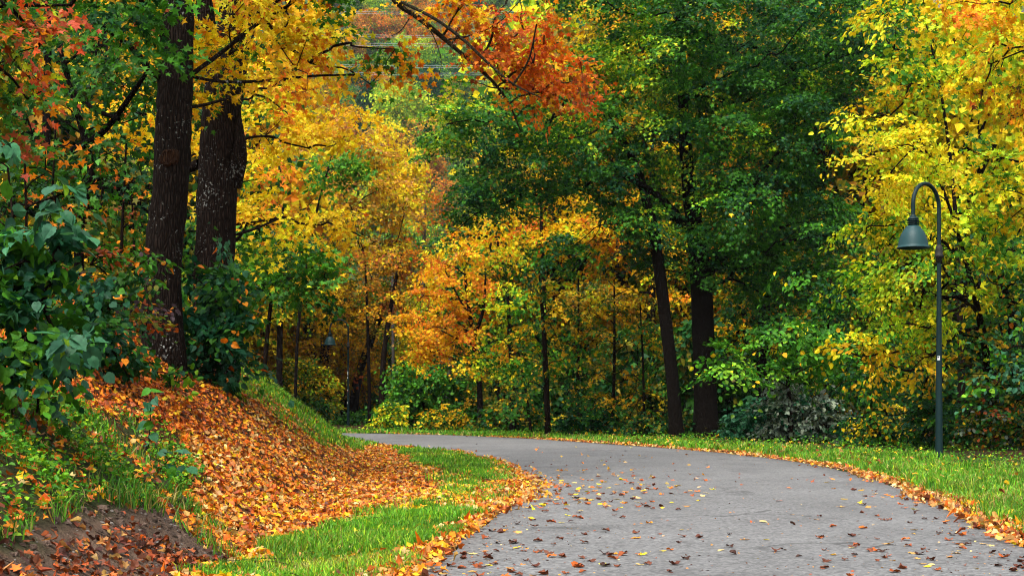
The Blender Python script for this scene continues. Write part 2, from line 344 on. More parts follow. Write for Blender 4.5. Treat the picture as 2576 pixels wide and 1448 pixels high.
M_SOIL = ground_material()
def build_ground():
    xs = np.unique(np.concatenate([np.arange(-9, 12.01, .14), np.arange(-45, 46, 1.2), np.arange(-320, 321, 12)]).round(3))
    ys = np.unique(np.concatenate([np.arange(3, 50, .14), np.arange(-16, 3, .6), np.arange(50, 125, 1.8), np.arange(125, 820, 11)]).round(3))
    xs = xs[np.concatenate([[True], np.diff(xs) > .02])]; ys = ys[np.concatenate([[True], np.diff(ys) > .02])]
    X, Y = np.meshgrid(xs, ys); x = X.ravel(); y = Y.ravel(); z = ground_z(x, y)
    near = (y < 60) & (np.abs(x) < 62); a = np.full(len(x), 9.); b = np.full(len(x), 9.)
    a[near], b[near] = road_offset(x[near], y[near])
    inside = (a < -.02) & (b < -.02); z = np.where(inside, np.minimum(z, -.05), z)
    col = np.tile(np.array([.045, .028, .014]), (len(x), 1))                       # leaf mould under the trees
    col = np.where((smooth_noise(x, y, 21, 2.0) > .1)[:, None], np.array([.07, .036, .014]), col)
    verge = ((b > 0) & (b < 4.5)) | ((a > 0) & (a < 4)); col = np.where(verge[:, None], np.array([.035, .055, .012]), col)
    vis = y > 4; px, py = to_px(np.stack([x, np.maximum(y, .5), z], -1))
    bank = vis & (x < toe_x(y)) & (y < 40); col = np.where(bank[:, None], np.array([.075, .032, .012]), col)
    m = vis & in_poly(px, py, DIRT); col = np.where(m[:, None], np.array([.150, .098, .068]) * (1 + .35 * smooth_noise(x, y, 33, .5))[:, None], col)
    m = vis & (y < 30) & in_poly(px, py, GRASS_BANK); col = np.where(m[:, None], np.array([.04, .05, .015]), col)
    far = y > 120; col = np.where(far[:, None], np.array([.03, .05, .015]) * (1 + .5 * smooth_noise(x, y, 8, 9))[:, None], col)
    ny, nx = X.shape; i = (np.arange(ny - 1)[:, None] * nx + np.arange(nx - 1)[None]).ravel()
    Q = np.stack([i, i + 1, i + nx + 1, i + nx], -1)
    tag(link('ground', tri_mesh('ground', np.stack([x, y, z], -1), Q, M_SOIL, col, smooth=True)), kind='structure')
    # the road: a cambered ribbon with a small edge
    k = 9; t = np.linspace(0, 1, k); n = len(IN_S); wob = smooth_noise(np.arange(n) * .21, np.zeros(n), 4, 1) * .05
    A = IN_S + wob[:, None]; B = OUT_S + wob[::-1, None]
    P = A[:, None] * (1 - t)[None, :, None] + B[:, None] * t[None, :, None]
    Z = .014 + .035 * (1 - (2 * t - 1) ** 2)
    V = np.concatenate([P, np.broadcast_to(Z[None, :, None], (n, k, 1))], -1)
    lo = V[:, :1] - np.array([.03, 0, .09]); hi = V[:, -1:] + np.array([.03, 0, -.09]); V = np.concatenate([lo, V, hi], 1); k += 2
    i = (np.arange(n - 1)[:, None] * k + np.arange(k - 1)[None]).ravel(); Q = np.stack([i, i + 1, i + k + 1, i + k], -1)
    tag(link('road', tri_mesh('road', V.reshape(-1, 3), Q, asphalt_material(), smooth=True)), kind='structure')
build_ground()
def road_z(x, y):
    a, b = road_offset(x, y); t = np.clip(a / np.minimum(a + b, -.1), 0, 1)
    return .014 + .035 * (1 - (2 * t - 1) ** 2)

# ------------------------------------------------------------------ grass
def blades(P, h, w, rng, col, lean=.5, tuft=None):
    n = len(P); az = rng.uniform(0, 6.283, n); fx = np.stack([np.cos(az), np.sin(az), 0 * az], -1)
    side = np.stack([-np.sin(az), np.cos(az), 0 * az], -1); face = rng.uniform(0, 6.283, n); side = np.stack([np.cos(face), np.sin(face), 0 * az], -1)
    ln = np.abs(rng.normal(size=n)) * lean + .1; up = np.array([0, 0, 1.])
    h = h[:, None]; w = (w * np.ones(n))[:, None]; ln = ln[:, None]
    p0 = P; p1 = P + up * h * .55 + fx * h * .22 * ln; p2 = P + up * h * (1 - .25 * np.minimum(ln, 1.6)) + fx * h * .75 * ln
    V = np.stack([p0 - side * w, p0 + side * w, p1 - side * w * .8, p1 + side * w * .8, p2], 1)
    T = (np.arange(n)[:, None, None] * 5 + np.array([[0, 1, 3], [0, 3, 2], [2, 3, 4]])[None]).reshape(-1, 3)
    return V.reshape(-1, 3), T, np.repeat(col, 5, 0)
def ragged(x, y, px, py):
    k = np.clip(14 / np.maximum(y, 6), .3, 1.4)
    return px + 46 * k * smooth_noise(x, y, 91, .8), py + 26 * k * smooth_noise(x, y, 92, .6)
def scatter(box, dens, keep, rng, lim=400000):
    """points over a box of the ground; dens(x, y) per square metre; keep(x, y, z, px, py) -> mask or probability"""
    x0, x1, y0, y1 = box; out = []
    step = 2.0
    for yy in np.arange(y0, y1, step):
        hi = float(np.max(dens(np.array([0.]), np.array([yy])))); n = rng.poisson(hi * (x1 - x0) * step)
        if n == 0: continue
        x = rng.uniform(x0, x1, n); y = rng.uniform(yy, min(yy + step, y1), n); z = ground_z(x, y)
        px, py = ragged(x, y, *to_px(np.stack([x, y, z], -1))); k = keep(x, y, z, px, py)
        k = rng.uniform(size=n) < np.asarray(k, float); out.append(np.stack([x, y, z], -1)[k])
    P = np.concatenate(out) if out else np.zeros((0, 3))
    return P[:lim]
def grass(name, P, hmin, hmax, palette, rng, wk=1.0, lean=.5):
    n = len(P); d = P[:, 1]; hh = rng.uniform(hmin, hmax, n) * (1 + .45 * smooth_noise(P[:, 0], P[:, 1], 77, .6))
    c = pick(rng, pal(palette), n); dry = smooth_noise(P[:, 0], P[:, 1], 79, 1.5) + .35 * rng.normal(size=n) > .75; c[dry] = pick(rng, pal('straw:3 olive:3 lime:2'), n)[dry]
    c = c * (1 + .3 * smooth_noise(P[:, 0], P[:, 1], 78, .8))[:, None]; c = jitter(rng, c, .2)
    w = .0035 * np.maximum(d / 9, .9) * wk * rng.uniform(.7, 1.4, n)
    V, T, cc = blades(P, hh, w, rng, c, lean)
    return tag(link(name, tri_mesh(name, V, T, M_GRASS, cc)), kind='stuff')
def dgrass(x, y): return 3000 * (9 / np.maximum(y, 8)) ** 1.55 + 0 * x
DRIFT = smooth_noise
def build_grass():
    g = rng_for('grass')
    def k1(x, y, z, px, py):
        m = in_poly(px, py, GRASS_FRONT) * 1.0; m = np.maximum(m, in_poly(px, py, GRASS_FAR) * 1.0); m = np.maximum(m, in_poly(px, py, GRASS_MIX) * (.07 + .3 * (smooth_noise(x, y, 40, .9) > .1)))
        a, b = road_offset(x, y); return m * (a > .04)
    grass('verge_grass', scatter((-3.2, 1, 7.5, 33), dgrass, k1, g), .05, .105, 'grassy:5 grassy2:4 green:2 lime:.7 straw:.15', g, 1.1, .6)
    def k2(x, y, z, px, py):
        m = in_poly(px, py, GRASS_BANK) * np.clip(.12 + .6 * smooth_noise(x, y, 41, .55), .03, .7)
        return m
    grass('bank_grass', scatter((-6.5, -1.8, 5.5, 16), lambda x, y: .8 * dgrass(x, y), k2, g), .04, .12, 'grassy:4 green:4 grassy2:1.5 leafgreen:3 straw:.5 lime:.5', g, 1.1, .8)
    def k3(x, y, z, px, py): return in_poly(px, py, GRASS_CREST) * np.clip(.55 + .8 * smooth_noise(x, y, 46, 1.2), .1, 1) * (x < toe_x(y) + .8) * (y < 45)
    grass('bank_crest_grass', scatter((-9, -1.8, 14, 45), dgrass, k3, g), .05, .15, 'grassy:4 green:3 grassy2:3 lime:1 straw:.6', g, 1.1, .8)
    def k4(x, y, z, px, py):
        a, b = road_offset(x, y); w = 3.1 + .6 * smooth_noise(x, y, 43, 2.5); e = np.clip((w - b) / .8, 0, 1)
        return (b > .12) * e * np.clip((b - .1) * 3, .25, 1)
    grass('roadside_grass', scatter((-16, 14, 9, 72), lambda x, y: dgrass(x, y) * .62, k4, g, 330000), .06, .17, 'grassy:5 grassy2:4 green:3 lime:.6 straw:.9 olive:.8', g, 1.15, .7)
build_grass()

# ------------------------------------------------------------------ leaf litter
def litter(name, P, smin, smax, palette, rng, tilt=.45, lift=.03, curl=1.2, lod=None):
    n = len(P); 
    e = .08; gx = (ground_z(P[:, 0] + e, P[:, 1]) - ground_z(P[:, 0] - e, P[:, 1])) / (2 * e); gy = (ground_z(P[:, 0], P[:, 1] + e) - ground_z(P[:, 0], P[:, 1] - e)) / (2 * e)
    N0 = np.stack([-gx, -gy, np.ones(n)], -1); N0 = unit(N0) + rng.normal(size=(n, 3)) * tilt; N0[:, 2] = np.abs(N0[:, 2])
    D = rng.normal(size=(n, 3)); D[:, 2] *= .3
    L = rng.uniform(smin, smax, n); c = jitter(rng, palette if isinstance(palette, np.ndarray) else pick(rng, pal(palette), n), .22)
    P = P + np.array([0, 0, 1.]) * (rng.uniform(.006, lift, n)[:, None]); P = P - unit(D) * L[:, None] * .4
    Vs = []; Ts = []; Cs = []; o = 0
    lo = rng.uniform(size=n) < .5
    for m, sh in (((P[:, 1] < 15) & ~lo, MAPLE0), ((P[:, 1] < 15) & lo, LOOSE), ((P[:, 1] >= 15) & ~lo, MAPLE1), ((P[:, 1] >= 15) & lo, OVAL1)):
        if m.any():
            V, T, cc = leaves(P[m], N0[m], D[m], L[m], c[m], sh, rng, curl); Vs.append(V); Ts.append(T + o); Cs.append(cc); o += len(V)
    return tag(link(name, tri_mesh(name, np.concatenate(Vs), np.concatenate(Ts), M_LITTER, np.concatenate(Cs))), kind='stuff')
def build_litter():
    g = rng_for('litter')
    dl = lambda x, y: 1350 * (9 / np.maximum(y, 8)) ** .75 + 0 * x
    def bank(x, y, z, px, py):
        a, b = road_offset(x, y); m = (a > .0) * 1.0
        m *= np.where(in_poly(px, py, DIRT), .0, 1); m *= np.where(in_poly(px, py, GRASS_FRONT), .08, 1); m *= np.where(in_poly(px, py, GRASS_FAR), .06, 1)
        m *= np.where(in_poly(px, py, GRASS_BANK), .20, 1); m *= np.where(in_poly(px, py, GRASS_CREST), .40, 1); m *= np.where(in_poly(px, py, GRASS_MIX), .55, 1)
        m *= np.clip((2.9 + .3 * smooth_noise(x, y, 50, 3) - (toe_x(y) - x)) * 2, .3, 1)
        return m * np.clip(.85 + .5 * smooth_noise(x, y, 51, .7), .3, 1)
    P = scatter((-8, 1, 5.5, 42), dl, bank, g); n = len(P); px, py = to_px(P)
    c = pick(g, pal('orange:6 deep:5 gold:2.2 tan:3.6 rust:1.8 cream:1.8 yellow:.7 brown:.6'), n)
    br = smooth_noise(P[:, 0], P[:, 1], 55, .45) + .5 * g.normal(size=n) > .85; c[br] = pick(g, pal('rust:4 brown:4 deep:2 darkbrown:1'), n)[br]
    hi = (py < 1090) & (px < 620); c[hi] = pick(g, pal('orange:3 deep:5 rust:4 gold:1.5 brown:1.5 tan:1'), n)[hi]  # shade high on the bank put into the litter as deeper colours
    mid = in_poly(px, py, GRASS_MIX) | in_poly(px, py, GRASS_FRONT); c[mid] = pick(g, pal('gold:3 yellow:2 orange:3 tan:3 cream:1.5'), n)[mid]
    litter('leaf_litter', P, .034, .066, c, g, .38, .03)
    def dirt(x, y, z, px, py): return in_poly(px, py, DIRT) * np.clip(.16 + .8 * smooth_noise(x, y, 52, .6) + .75 * np.clip((py - 1320) / 90, 0, 1), .04, 1)
    P = scatter((-5, -1, 5, 13), lambda x, y: 900 + 0 * x, dirt, g)
    litter('dry_leaf_litter', P, .026, .052, 'brown:5 rust:4 darkbrown:3 deep:1 tan:1.2', g, .5, .025, 1.4)
    # drifts along both road edges
    def edge(x, y, z, px, py):
        a, b = road_offset(x, y); s = np.minimum(np.abs(a - .10), 9); w = .13 + .10 * np.clip(smooth_noise(x, y, 60, 1.6), -1, 1) + .13 * np.exp(-((y - 16.5) / 3) ** 2)
        return np.exp(-(s / np.maximum(w, .06)) ** 2) * (y < 30) * np.where(a < -.05, .5, 1)
    P = scatter((-2.5, 1.5, 7.2, 30), lambda x, y: 1000 + 0 * x, edge, g)
    ins = road_offset(P[:, 0], P[:, 1])[0] < 0; P[ins, 2] = road_z(P[ins, 0], P[ins, 1])
    litter('kerb_leaf_drift', P, .035, .07, 'orange:5 tan:5 cream:3 deep:3 gold:2 rust:2.5 brown:1', g, .5, .05, 1.4)
    def edge2(x, y, z, px, py):
        a, b = road_offset(x, y); s = np.abs(b - .12); w = .13 + .13 * smooth_noise(x, y, 61, 1.8); return np.exp(-(s / np.maximum(w, .08)) ** 2) * np.where(y > 44, .25, 1)
    P = scatter((-9, 6, 8.5, 52), lambda x, y: 800 * np.minimum(1, (20 / y)) + 0 * x, edge2, g)
    ins = road_offset(P[:, 0], P[:, 1])[1] < 0; P[ins, 2] = road_z(P[ins, 0], P[ins, 1])
    litter('roadside_leaf_drift', P, .04, .08, 'orange:4 tan:6 cream:4 deep:2.5 gold:1 rust:3 brown:1.5', g, .5, .05, 1.4)
    # small leafy weeds over the grassy bank and the far verge
    def weeds(x, y, z, px, py):
        a, b = road_offset(x, y)
        m = in_poly(px, py, GRASS_BANK) * np.clip(.35 + .9 * smooth_noise(x, y, 44, .5), 0, 1)
        return m + (b > 1.2) * (b < 4.5) * .16 * (smooth_noise(x, y, 45, 1.1) > -.1)
    P = scatter((-6.5, 13, 5.5, 55), lambda x, y: 1900 * (9 / np.maximum(y, 8)) ** 1.2 + 0 * x, weeds, g); n = len(P)
    P[:, 2] += g.uniform(.02, .13, n) * np.where(P[:, 1] > 18, 1.7, 1); N0 = np.array([0, 0, 1.]) + g.normal(size=(n, 3)) * .45; D = g.normal(size=(n, 3)); D[:, 2] = -.2
    V, T, cc = leaves(P, N0, D, g.uniform(.016, .042, n) * np.maximum(1, P[:, 1] / 20), jitter(g, pick(g, pal('green:4 leafgreen:3 grassy:4 lightgreen:3 lime:.6'), n), .2), OVAL1, g)
    tag(link('ground_cover', tri_mesh('ground_cover', V, T, M_GREEN, cc)), kind='stuff')
build_litter()

# ------------------------------------------------------------------ single leaves lying on the road
LEAF_COL = {'dark brown': 'darkbrown:2 brown:2', 'russet': 'rust:3 brown:1', 'orange': 'orange:2 deep:2', 'yellow': 'yellow:2 gold:1', 'pale tan': 'cream:2 tan:2'}
def build_road_leaves():
    g = rng_for('roadleaves'); n = 4200
    px = g.uniform(1040, 2640, n); py = g.uniform(1100, 1470, n)
    d = F / (py - HY); x = (px - CX) * d / F; a, b = road_offset(x, d); on = (a < -.12) & (b < -.15)
    # weight: busy beside the leaf drift, thinner to the far side and in front
    w = .14 + .22 * smooth_noise(x, d, 95, 1.2) + 1.5 * np.exp(-((px - 1480) / 230) ** 2 - ((py - 1230) / 55) ** 2) + .18 * np.exp(-((py - 1410) / 40) ** 2) + .35 * np.exp(-(a / .5) ** 2) + .4 * np.exp(-(b / .4) ** 2)
    w *= np.clip((d / 14.) ** .2, .6, 1.1)
    keep = on & (g.uniform(size=n) < w * .5); px, py, d, x = px[keep], py[keep], d[keep], x[keep]; a = a[keep]; b = b[keep]; n = len(d)
    z = road_z(x, d); size = g.uniform(.042, .085, n)
    near = py > 1290
    kind = np.where(near, g.choice(5, n, p=[.42, .28, .08, .08, .14]), g.choice(5, n, p=[.08, .2, .3, .2, .22]))
    names = list(LEAF_COL); order = np.argsort(-size / d); single = np.zeros(n, bool); single[order[:300]] = True
    # meshes: five curls in five colours
    shapes = {}; flat_kind = lambda ci, vi: ci in (3, 4) or (ci == 2 and vi % 2 == 1)
    LOOSE = shape([(0, 0), (.14, .0), (.34, .10), (.36, .30), (.46, .50), (.36, .62), (.24, .68), (.16, .84), (0, 1.0)])
    def curled(ci, vi):
        if (ci, vi) in shapes: return shapes[(ci, vi)]
        r = np.random.default_rng(100 + vi); V, T = (LOOSE if vi % 2 == 0 or not flat_kind(ci, vi) else MAPLE0); V = V.copy(); V[:, 1] -= .45
        flat = ci in (3, 4) or (ci == 2 and vi % 2)
        k = (.5 if flat else 1.9) * r.uniform(.7, 1.2); ang = r.uniform(0, 3.14); u = V[:, 0] * math.cos(ang) + V[:, 1] * math.sin(ang); v = -V[:, 0] * math.sin(ang) + V[:, 1] * math.cos(ang)
        uu = np.sin(u * k) / k; zz = (1 - np.cos(u * k)) / k + .25 * v * v * r.uniform(-.3, 1.2) + .05 * r.normal(size=len(V)) * (0.4 if flat else 1)
        W = np.stack([uu, v * .95, zz], -1); W[:, 2] -= W[:, 2].min() - .01
        col = np.repeat(jitter(r, pick(r, pal(LEAF_COL[names[ci]]), 1), .15), len(V), 0); col = np.clip(col * np.exp(r.normal(size=(len(V), 1)) * .18), 0, .85)
        stalk = np.array([[-.012, -.45, .03], [.012, -.45, .03], [.012, -.8, .06], [-.012, -.8, .06]]); T2 = np.vstack([T, np.array([[0, 1, 2], [0, 2, 3]]) + len(V)])
        me = tri_mesh('fallen_leaf', np.vstack([W, stalk]), T2, M_LITTER, np.vstack([col, np.tile(np.array([[.09, .03, .012]]), (4, 1))]))
        shapes[(ci, vi)] = me; return me
    fl = np.array([[0, 0, 0.]])
    for i in order[:300]:
        ci = int(kind[i]); vi = int(g.integers(0, 7)); curl = 'curled' if not (ci in (3, 4) or (ci == 2 and vi % 2)) else 'flat'
        where = ('beside the leaf drift' if a[i] > -.8 else 'near the outer verge' if b[i] > -.9 else 'along its middle')
        far = 'lowest in view' if d[i] < 9.6 else 'a little way up' if d[i] < 13 else 'nearer the bend'
        o = link('fallen_leaf', curled(ci, vi)); s = float(size[i]); o.scale = (s, s * float(g.uniform(.85, 1.1)), s)
        o.location = (x[i], d[i], z[i] + .001); o.rotation_euler = (g.normal() * .1, g.normal() * .1, g.uniform(0, 6.28))
        tag(o, f'{curl} {names[ci]} leaf on the road, {where}, {far}', 'fallen leaf', f'{curl} {names[ci]} leaves {where}, {far}')
    m = ~single
    if not m.any(): return
    P = np.stack([x, d, z], -1)[m]; cols = np.concatenate([pick(g, pal(LEAF_COL[names[k]]), 1) for k in kind[m]])
    litter('scattered_leaves', P, .04, .08, cols, g, .25, .012, 1.6)
build_road_leaves()

# ------------------------------------------------------------------ stones, roots and twigs on the scraped earth
M_STONE = plain('grey_stone', (.16, .14, .12), .85, .2, .35, 30)
def build_dirt_detail():
    g = rng_for('dirt')
    P = scatter((-5, -1, 5, 13), lambda x, y: 170 + 0 * x, lambda x, y, z, px, py: in_poly(px, py, DIRT), g); n = len(P)
    ph = (1 + 5 ** .5) / 2; I = np.array([(-1, ph, 0), (1, ph, 0), (-1, -ph, 0), (1, -ph, 0), (0, -1, ph), (0, 1, ph), (0, -1, -ph), (0, 1, -ph), (ph, 0, -1), (ph, 0, 1), (-ph, 0, -1), (-ph, 0, 1)]) / 1.9
    T = np.array([(0, 11, 5), (0, 5, 1), (0, 1, 7), (0, 7, 10), (0, 10, 11), (1, 5, 9), (5, 11, 4), (11, 10, 2), (10, 7, 6), (7, 1, 8), (3, 9, 4), (3, 4, 2), (3, 2, 6), (3, 6, 8), (3, 8, 9), (4, 9, 5), (2, 4, 11), (6, 2, 10), (8, 6, 7), (9, 8, 1)])
    s = .004 + .016 * g.uniform(size=n) ** 3; V = P[:, None] + I[None] * s[:, None, None] * g.uniform(.6, 1.3, (n, 12, 1)) * np.array([1.2, 1, .7])
    tag(link('pebbles', tri_mesh('pebbles', V.reshape(-1, 3), (np.arange(n)[:, None, None] * 12 + T[None]).reshape(-1, 3), M_STONE)), kind='stuff')
    w = Wood(); Q = scatter((-5, -1, 5, 13), lambda x, y: 14 + 0 * x, lambda x, y, z, px, py: in_poly(px, py, DIRT), g)
    for p in Q:
        a = g.uniform(0, 6.28); L = g.uniform(.04, .18); k = np.linspace(0, 1, 6); x = p[0] + k * L * math.cos(a) + np.cumsum(g.normal(size=6)) * .008; y = p[1] + k * L * math.sin(a) + np.cumsum(g.normal(size=6)) * .008
        w.tube(np.stack([x, y, ground_z(x, y) + .006 + .01 * np.sin(k * 3.1)], -1), np.linspace(.0025, .001, 6), 4)
    Q = scatter((-8, 1, 6, 30), lambda x, y: 1.6 + 0 * x, lambda x, y, z, px, py: (road_offset(x, y)[0] > .1) * 1.0, g)
    for p in Q:
        a = g.uniform(0, 6.28); L = g.uniform(.15, .6); k = np.linspace(0, 1, 7); x = p[0] + k * L * math.cos(a) + np.cumsum(g.normal(size=7)) * .012; y = p[1] + k * L * math.sin(a) + np.cumsum(g.normal(size=7)) * .012
        w.tube(np.stack([x, y, ground_z(x, y) + .035 + .02 * np.sin(k * 3.1)], -1), np.linspace(.004, .0015, 7), 4)
    tag(w.build('twig_debris', bark_mat('dry_twig', (.03, .02, .012), (.11, .075, .05), 0)), kind='stuff')
build_dirt_detail()

def build_crumbs():
    g = rng_for('crumbs')
    P = scatter((-5, -1, 5, 13), lambda x, y: 620 + 0 * x, lambda x, y, z, px, py: in_poly(px, py, DIRT) * np.clip(.45 + .9 * smooth_noise(x, y, 97, .4), .05, 1), g); n = len(P)
    th = np.arange(6) / 6 * 6.283; I = np.array([(math.cos(t) * r, math.sin(t) * r, h) for r, h in ((1, -.4), (.8, .45)) for t in th] + [(0, 0, .75)])
    T = np.array([q for i in range(6) for q in ((i, (i + 1) % 6, 6 + (i + 1) % 6), (i, 6 + (i + 1) % 6, 6 + i), (6 + i, 6 + (i + 1) % 6, 12))])
    s = .006 + .026 * g.uniform(size=n) ** 3; V = P[:, None] + I[None] * s[:, None, None] * g.uniform(.65, 1.35, (n, 13, 1)) * np.array([1, 1, .8])
    c = np.array([.15, .102, .076]) * g.uniform(.55, 1.35, (n, 1)); tag(link('soil_crumbs', tri_mesh('soil_crumbs', V.reshape(-1, 3), (np.arange(n)[:, None, None] * 13 + T[None]).reshape(-1, 3), M_SOIL, np.repeat(c, 13, 0))), kind='stuff')
    # leaf fragments and grit trodden into the asphalt
    k = 2600; px = g.uniform(1040, 2620, k); py = 1102 + 370 * g.uniform(size=k) ** .8; d = F / (py - HY); x = (px - CX) * d / F; a, b = road_offset(x, d); m = (a < -.05) & (b < -.05) & (g.uniform(size=k) < .25 + np.exp(-(a / .6) ** 2) + np.exp(-(b / .5) ** 2)); x, d = x[m], d[m]; n = len(x)
    P = np.stack([x, d, road_z(x, d) + .003], -1); N0 = np.array([0, 0, 1.]) + g.normal(size=(n, 3)) * .25; D = g.normal(size=(n, 3)); D[:, 2] = 0
    V, T, cc = leaves(P, N0, D, g.uniform(.008, .028, n), jitter(g, pick(g, pal('brown:3 rust:2 tan:3 cream:1 orange:1 darkbrown:2'), n), .2), OVAL1, g)
    tag(link('leaf_fragments', tri_mesh('leaf_fragments', V, T, M_LITTER, cc)), kind='stuff')
    # leaves sunk in the far verge
    P = scatter((0, 13, 9, 45), lambda x, y: 6 + 0 * x, lambda x, y, z, px, py: ((road_offset(x, y)[1] > .3) & (road_offset(x, y)[1] < 4)) * 1.0, g); P[:, 2] += g.uniform(.02, .1, len(P))
    litter('verge_leaf_scatter', P, .05, .09, 'tan:4 gold:3 yellow:2 orange:3 rust:3', g, .5, .05)
    def lip(x, y, z, px, py): return (edge_dist(px, py, DIRT) < 22) * (py < 1370) * (smooth_noise(x, y, 98, .3) > -.2)
    grass('bank_lip_grass', scatter((-6, -1, 5, 13), lambda x, y: 1500 + 0 * x, lip, g), .05, .16, 'grassy:3 green:4 leafgreen:2 straw:2 olive:1', g, 1.0, 1.2)
build_crumbs()

# ================================================================== THINGS: street lamps
M_PAINT = plain('dark_green_paint', (.004, .019, .020), .55, .2, .18, 14)
M_SHADEP = plain('green_enamel', (.011, .046, .049), .5, .25, .08, 10)
M_JOINT = plain('weathered_joint', (.014, .014, .011), .7, .3, .5, 40)
M_WHITE = plain('sticker_white', (.62, .62, .60), .5, .4, .06, 60); M_INK = plain('sticker_ink', (.03, .035, .05), .6, .3, .1, 60)
M_RED = plain('sticker_red', (.55, .05, .05), .5, .4, .1, 60); M_PALE = plain('lamp_inside', (.55, .55, .5), .5, .4, .05, 20)
M_GLASS = plain('lamp_glass', (.6, .6, .55), .2, .5, .03, 20)
def lathe(prof, n=40):
    prof = np.asarray(prof, float); th = np.arange(n) / n * 6.28318
    V = np.stack([prof[:, None, 0] * np.cos(th), prof[:, None, 0] * np.sin(th), prof[:, None, 1] + 0 * th], -1).reshape(-1, 3)
    i = np.arange(len(prof) - 1)[:, None] * n; j = np.arange(n)[None]; j2 = (j + 1) % n
    return V, np.stack([i + j, i + j2, i + n + j2, i + n + j], -1).reshape(-1, 4)
def rnd_part(name, prof, mat, parent, off=(0, 0, 0), n=40):
    V, Q = lathe(prof, n); o = link(name, tri_mesh(name, V + np.asarray(off), Q, mat, smooth=True), parent); return o
def plate(name, r, z0, z1, a0, a1, mat, parent):
    """a small curved plate on a pole of radius r"""
    th = np.linspace(a0, a1, 8); V = np.array([(r * math.cos(t), r * math.sin(t), z) for z in (z0, z1) for t in th]); 
    Q = np.array([(i, i + 1, i + 9, i + 8) for i in range(7)]); return link(name, tri_mesh(name, V, Q, mat, smooth=True), parent)
def street_lamp(loc, label, stickers, rz=0):
    t = empty('street_lamp', loc, label, 'street lamp', 'arched green street lamps', rz)
    pr = lambda z: .071 - (.071 - .0375) * min(max(z, 0) / 3.55, 1) ** .85
    zs = np.linspace(-.25, 3.6, 24); rnd_part('pole', [(pr(z), z) for z in zs], M_PAINT, t)
    rnd_part('joint', [(.037, 3.57), (.055, 3.58), (.056, 3.655), (.078, 3.665), (.080, 3.70), (.076, 3.715), (.066, 3.725), (.064, 3.80), (.060, 3.865), (.047, 3.875), (.046, 3.89), (.036, 3.895)], M_JOINT, t)
    th = np.linspace(0, math.pi, 30); cx, hz = -.425, 4.53
    arc = np.array([(cx + .425 * math.cos(a), 0, hz + .43 * math.sin(a) ** .92) for a in th])
    P = np.vstack([[(0, 0, 3.88), (0, 0, 4.15)], arc, [(-.85, 0, 4.44), (-.85, 0, 4.34)]])
    w = Wood(); w.tube(spline(P, 90), np.full(90, .036), 20); w.build('arm', M_PAINT, t)
    ox = (-.85, 0, 0)
    cap = rnd_part('cap', [(.036, 4.37), (.044, 4.365), (.046, 4.345), (.05, 4.335), (.075, 4.325), (.094, 4.30), (.098, 4.285), (.092, 4.28), (.02, 4.28)], M_PAINT, t, ox)
    neck = rnd_part('neck', [(.074, 4.29), (.074, 4.13)], M_PAINT, t, ox)
    for k in range(3):
        z = 4.262 - k * .032; rnd_part('cooling_fin', [(.070, z + .007), (.102, z + .005), (.104, z), (.102, z - .006), (.070, z - .008)], M_PAINT, neck, ox)
    prof = [(.075, 4.175), (.105, 4.17), (.112, 4.155), (.132, 4.148), (.137, 4.13), (.148, 4.115), (.175, 4.08), (.205, 4.03), (.232, 3.96), (.25, 3.89), (.262, 3.83), (.27, 3.80), (.287, 3.79), (.292, 3.78), (.288, 3.772), (.268, 3.776), (.25, 3.84), (.22, 3.95), (.17, 4.06), (.10, 4.13), (.02, 4.14)]
    sh = rnd_part('lamp_shade', prof, M_SHADEP, t, ox, 56)
    rnd_part('bulb', [(.001, 3.86), (.035, 3.87), (.055, 3.91), (.05, 3.96), (.03, 4.02), (.025, 4.12)], M_GLASS, sh, ox, 20)
    for z, h, a, wd, m in stickers:
        s = plate('sticker', pr(z) + .0025, z - h / 2, z + h / 2, a - rz - wd / 2, a - rz + wd / 2, m, t)
        if m is M_WHITE: plate('print', pr(z) + .005, z + h * .08, z + h * .36, a - rz - wd * .36, a - rz + wd * .22, M_INK, s)
    return t
p = at(2362, 1155, 25.85); LAMP_A = street_lamp((p[0], p[1], float(ground_z(p[0], p[1]))), 'tall green arched street lamp beside the grassy verge, bell shade, one white sticker', [(1.84, .075, -2.0, .95, M_WHITE)], R(42))
p = at(876, 1070, 66.5); street_lamp((p[0], p[1], float(ground_z(p[0], p[1]))), 'small distant green arched lamp beyond the road bend before dark trunks', [(2.45, .16, -1.9, .9, M_PALE), (2.25, .09, -2.0, .7, M_WHITE), (1.63, .05, -2.0, 1.0, M_RED), (1.68, .045, -2.0, 1.0, M_PALE), (1.08, .1, -2.1, .9, M_PALE)])

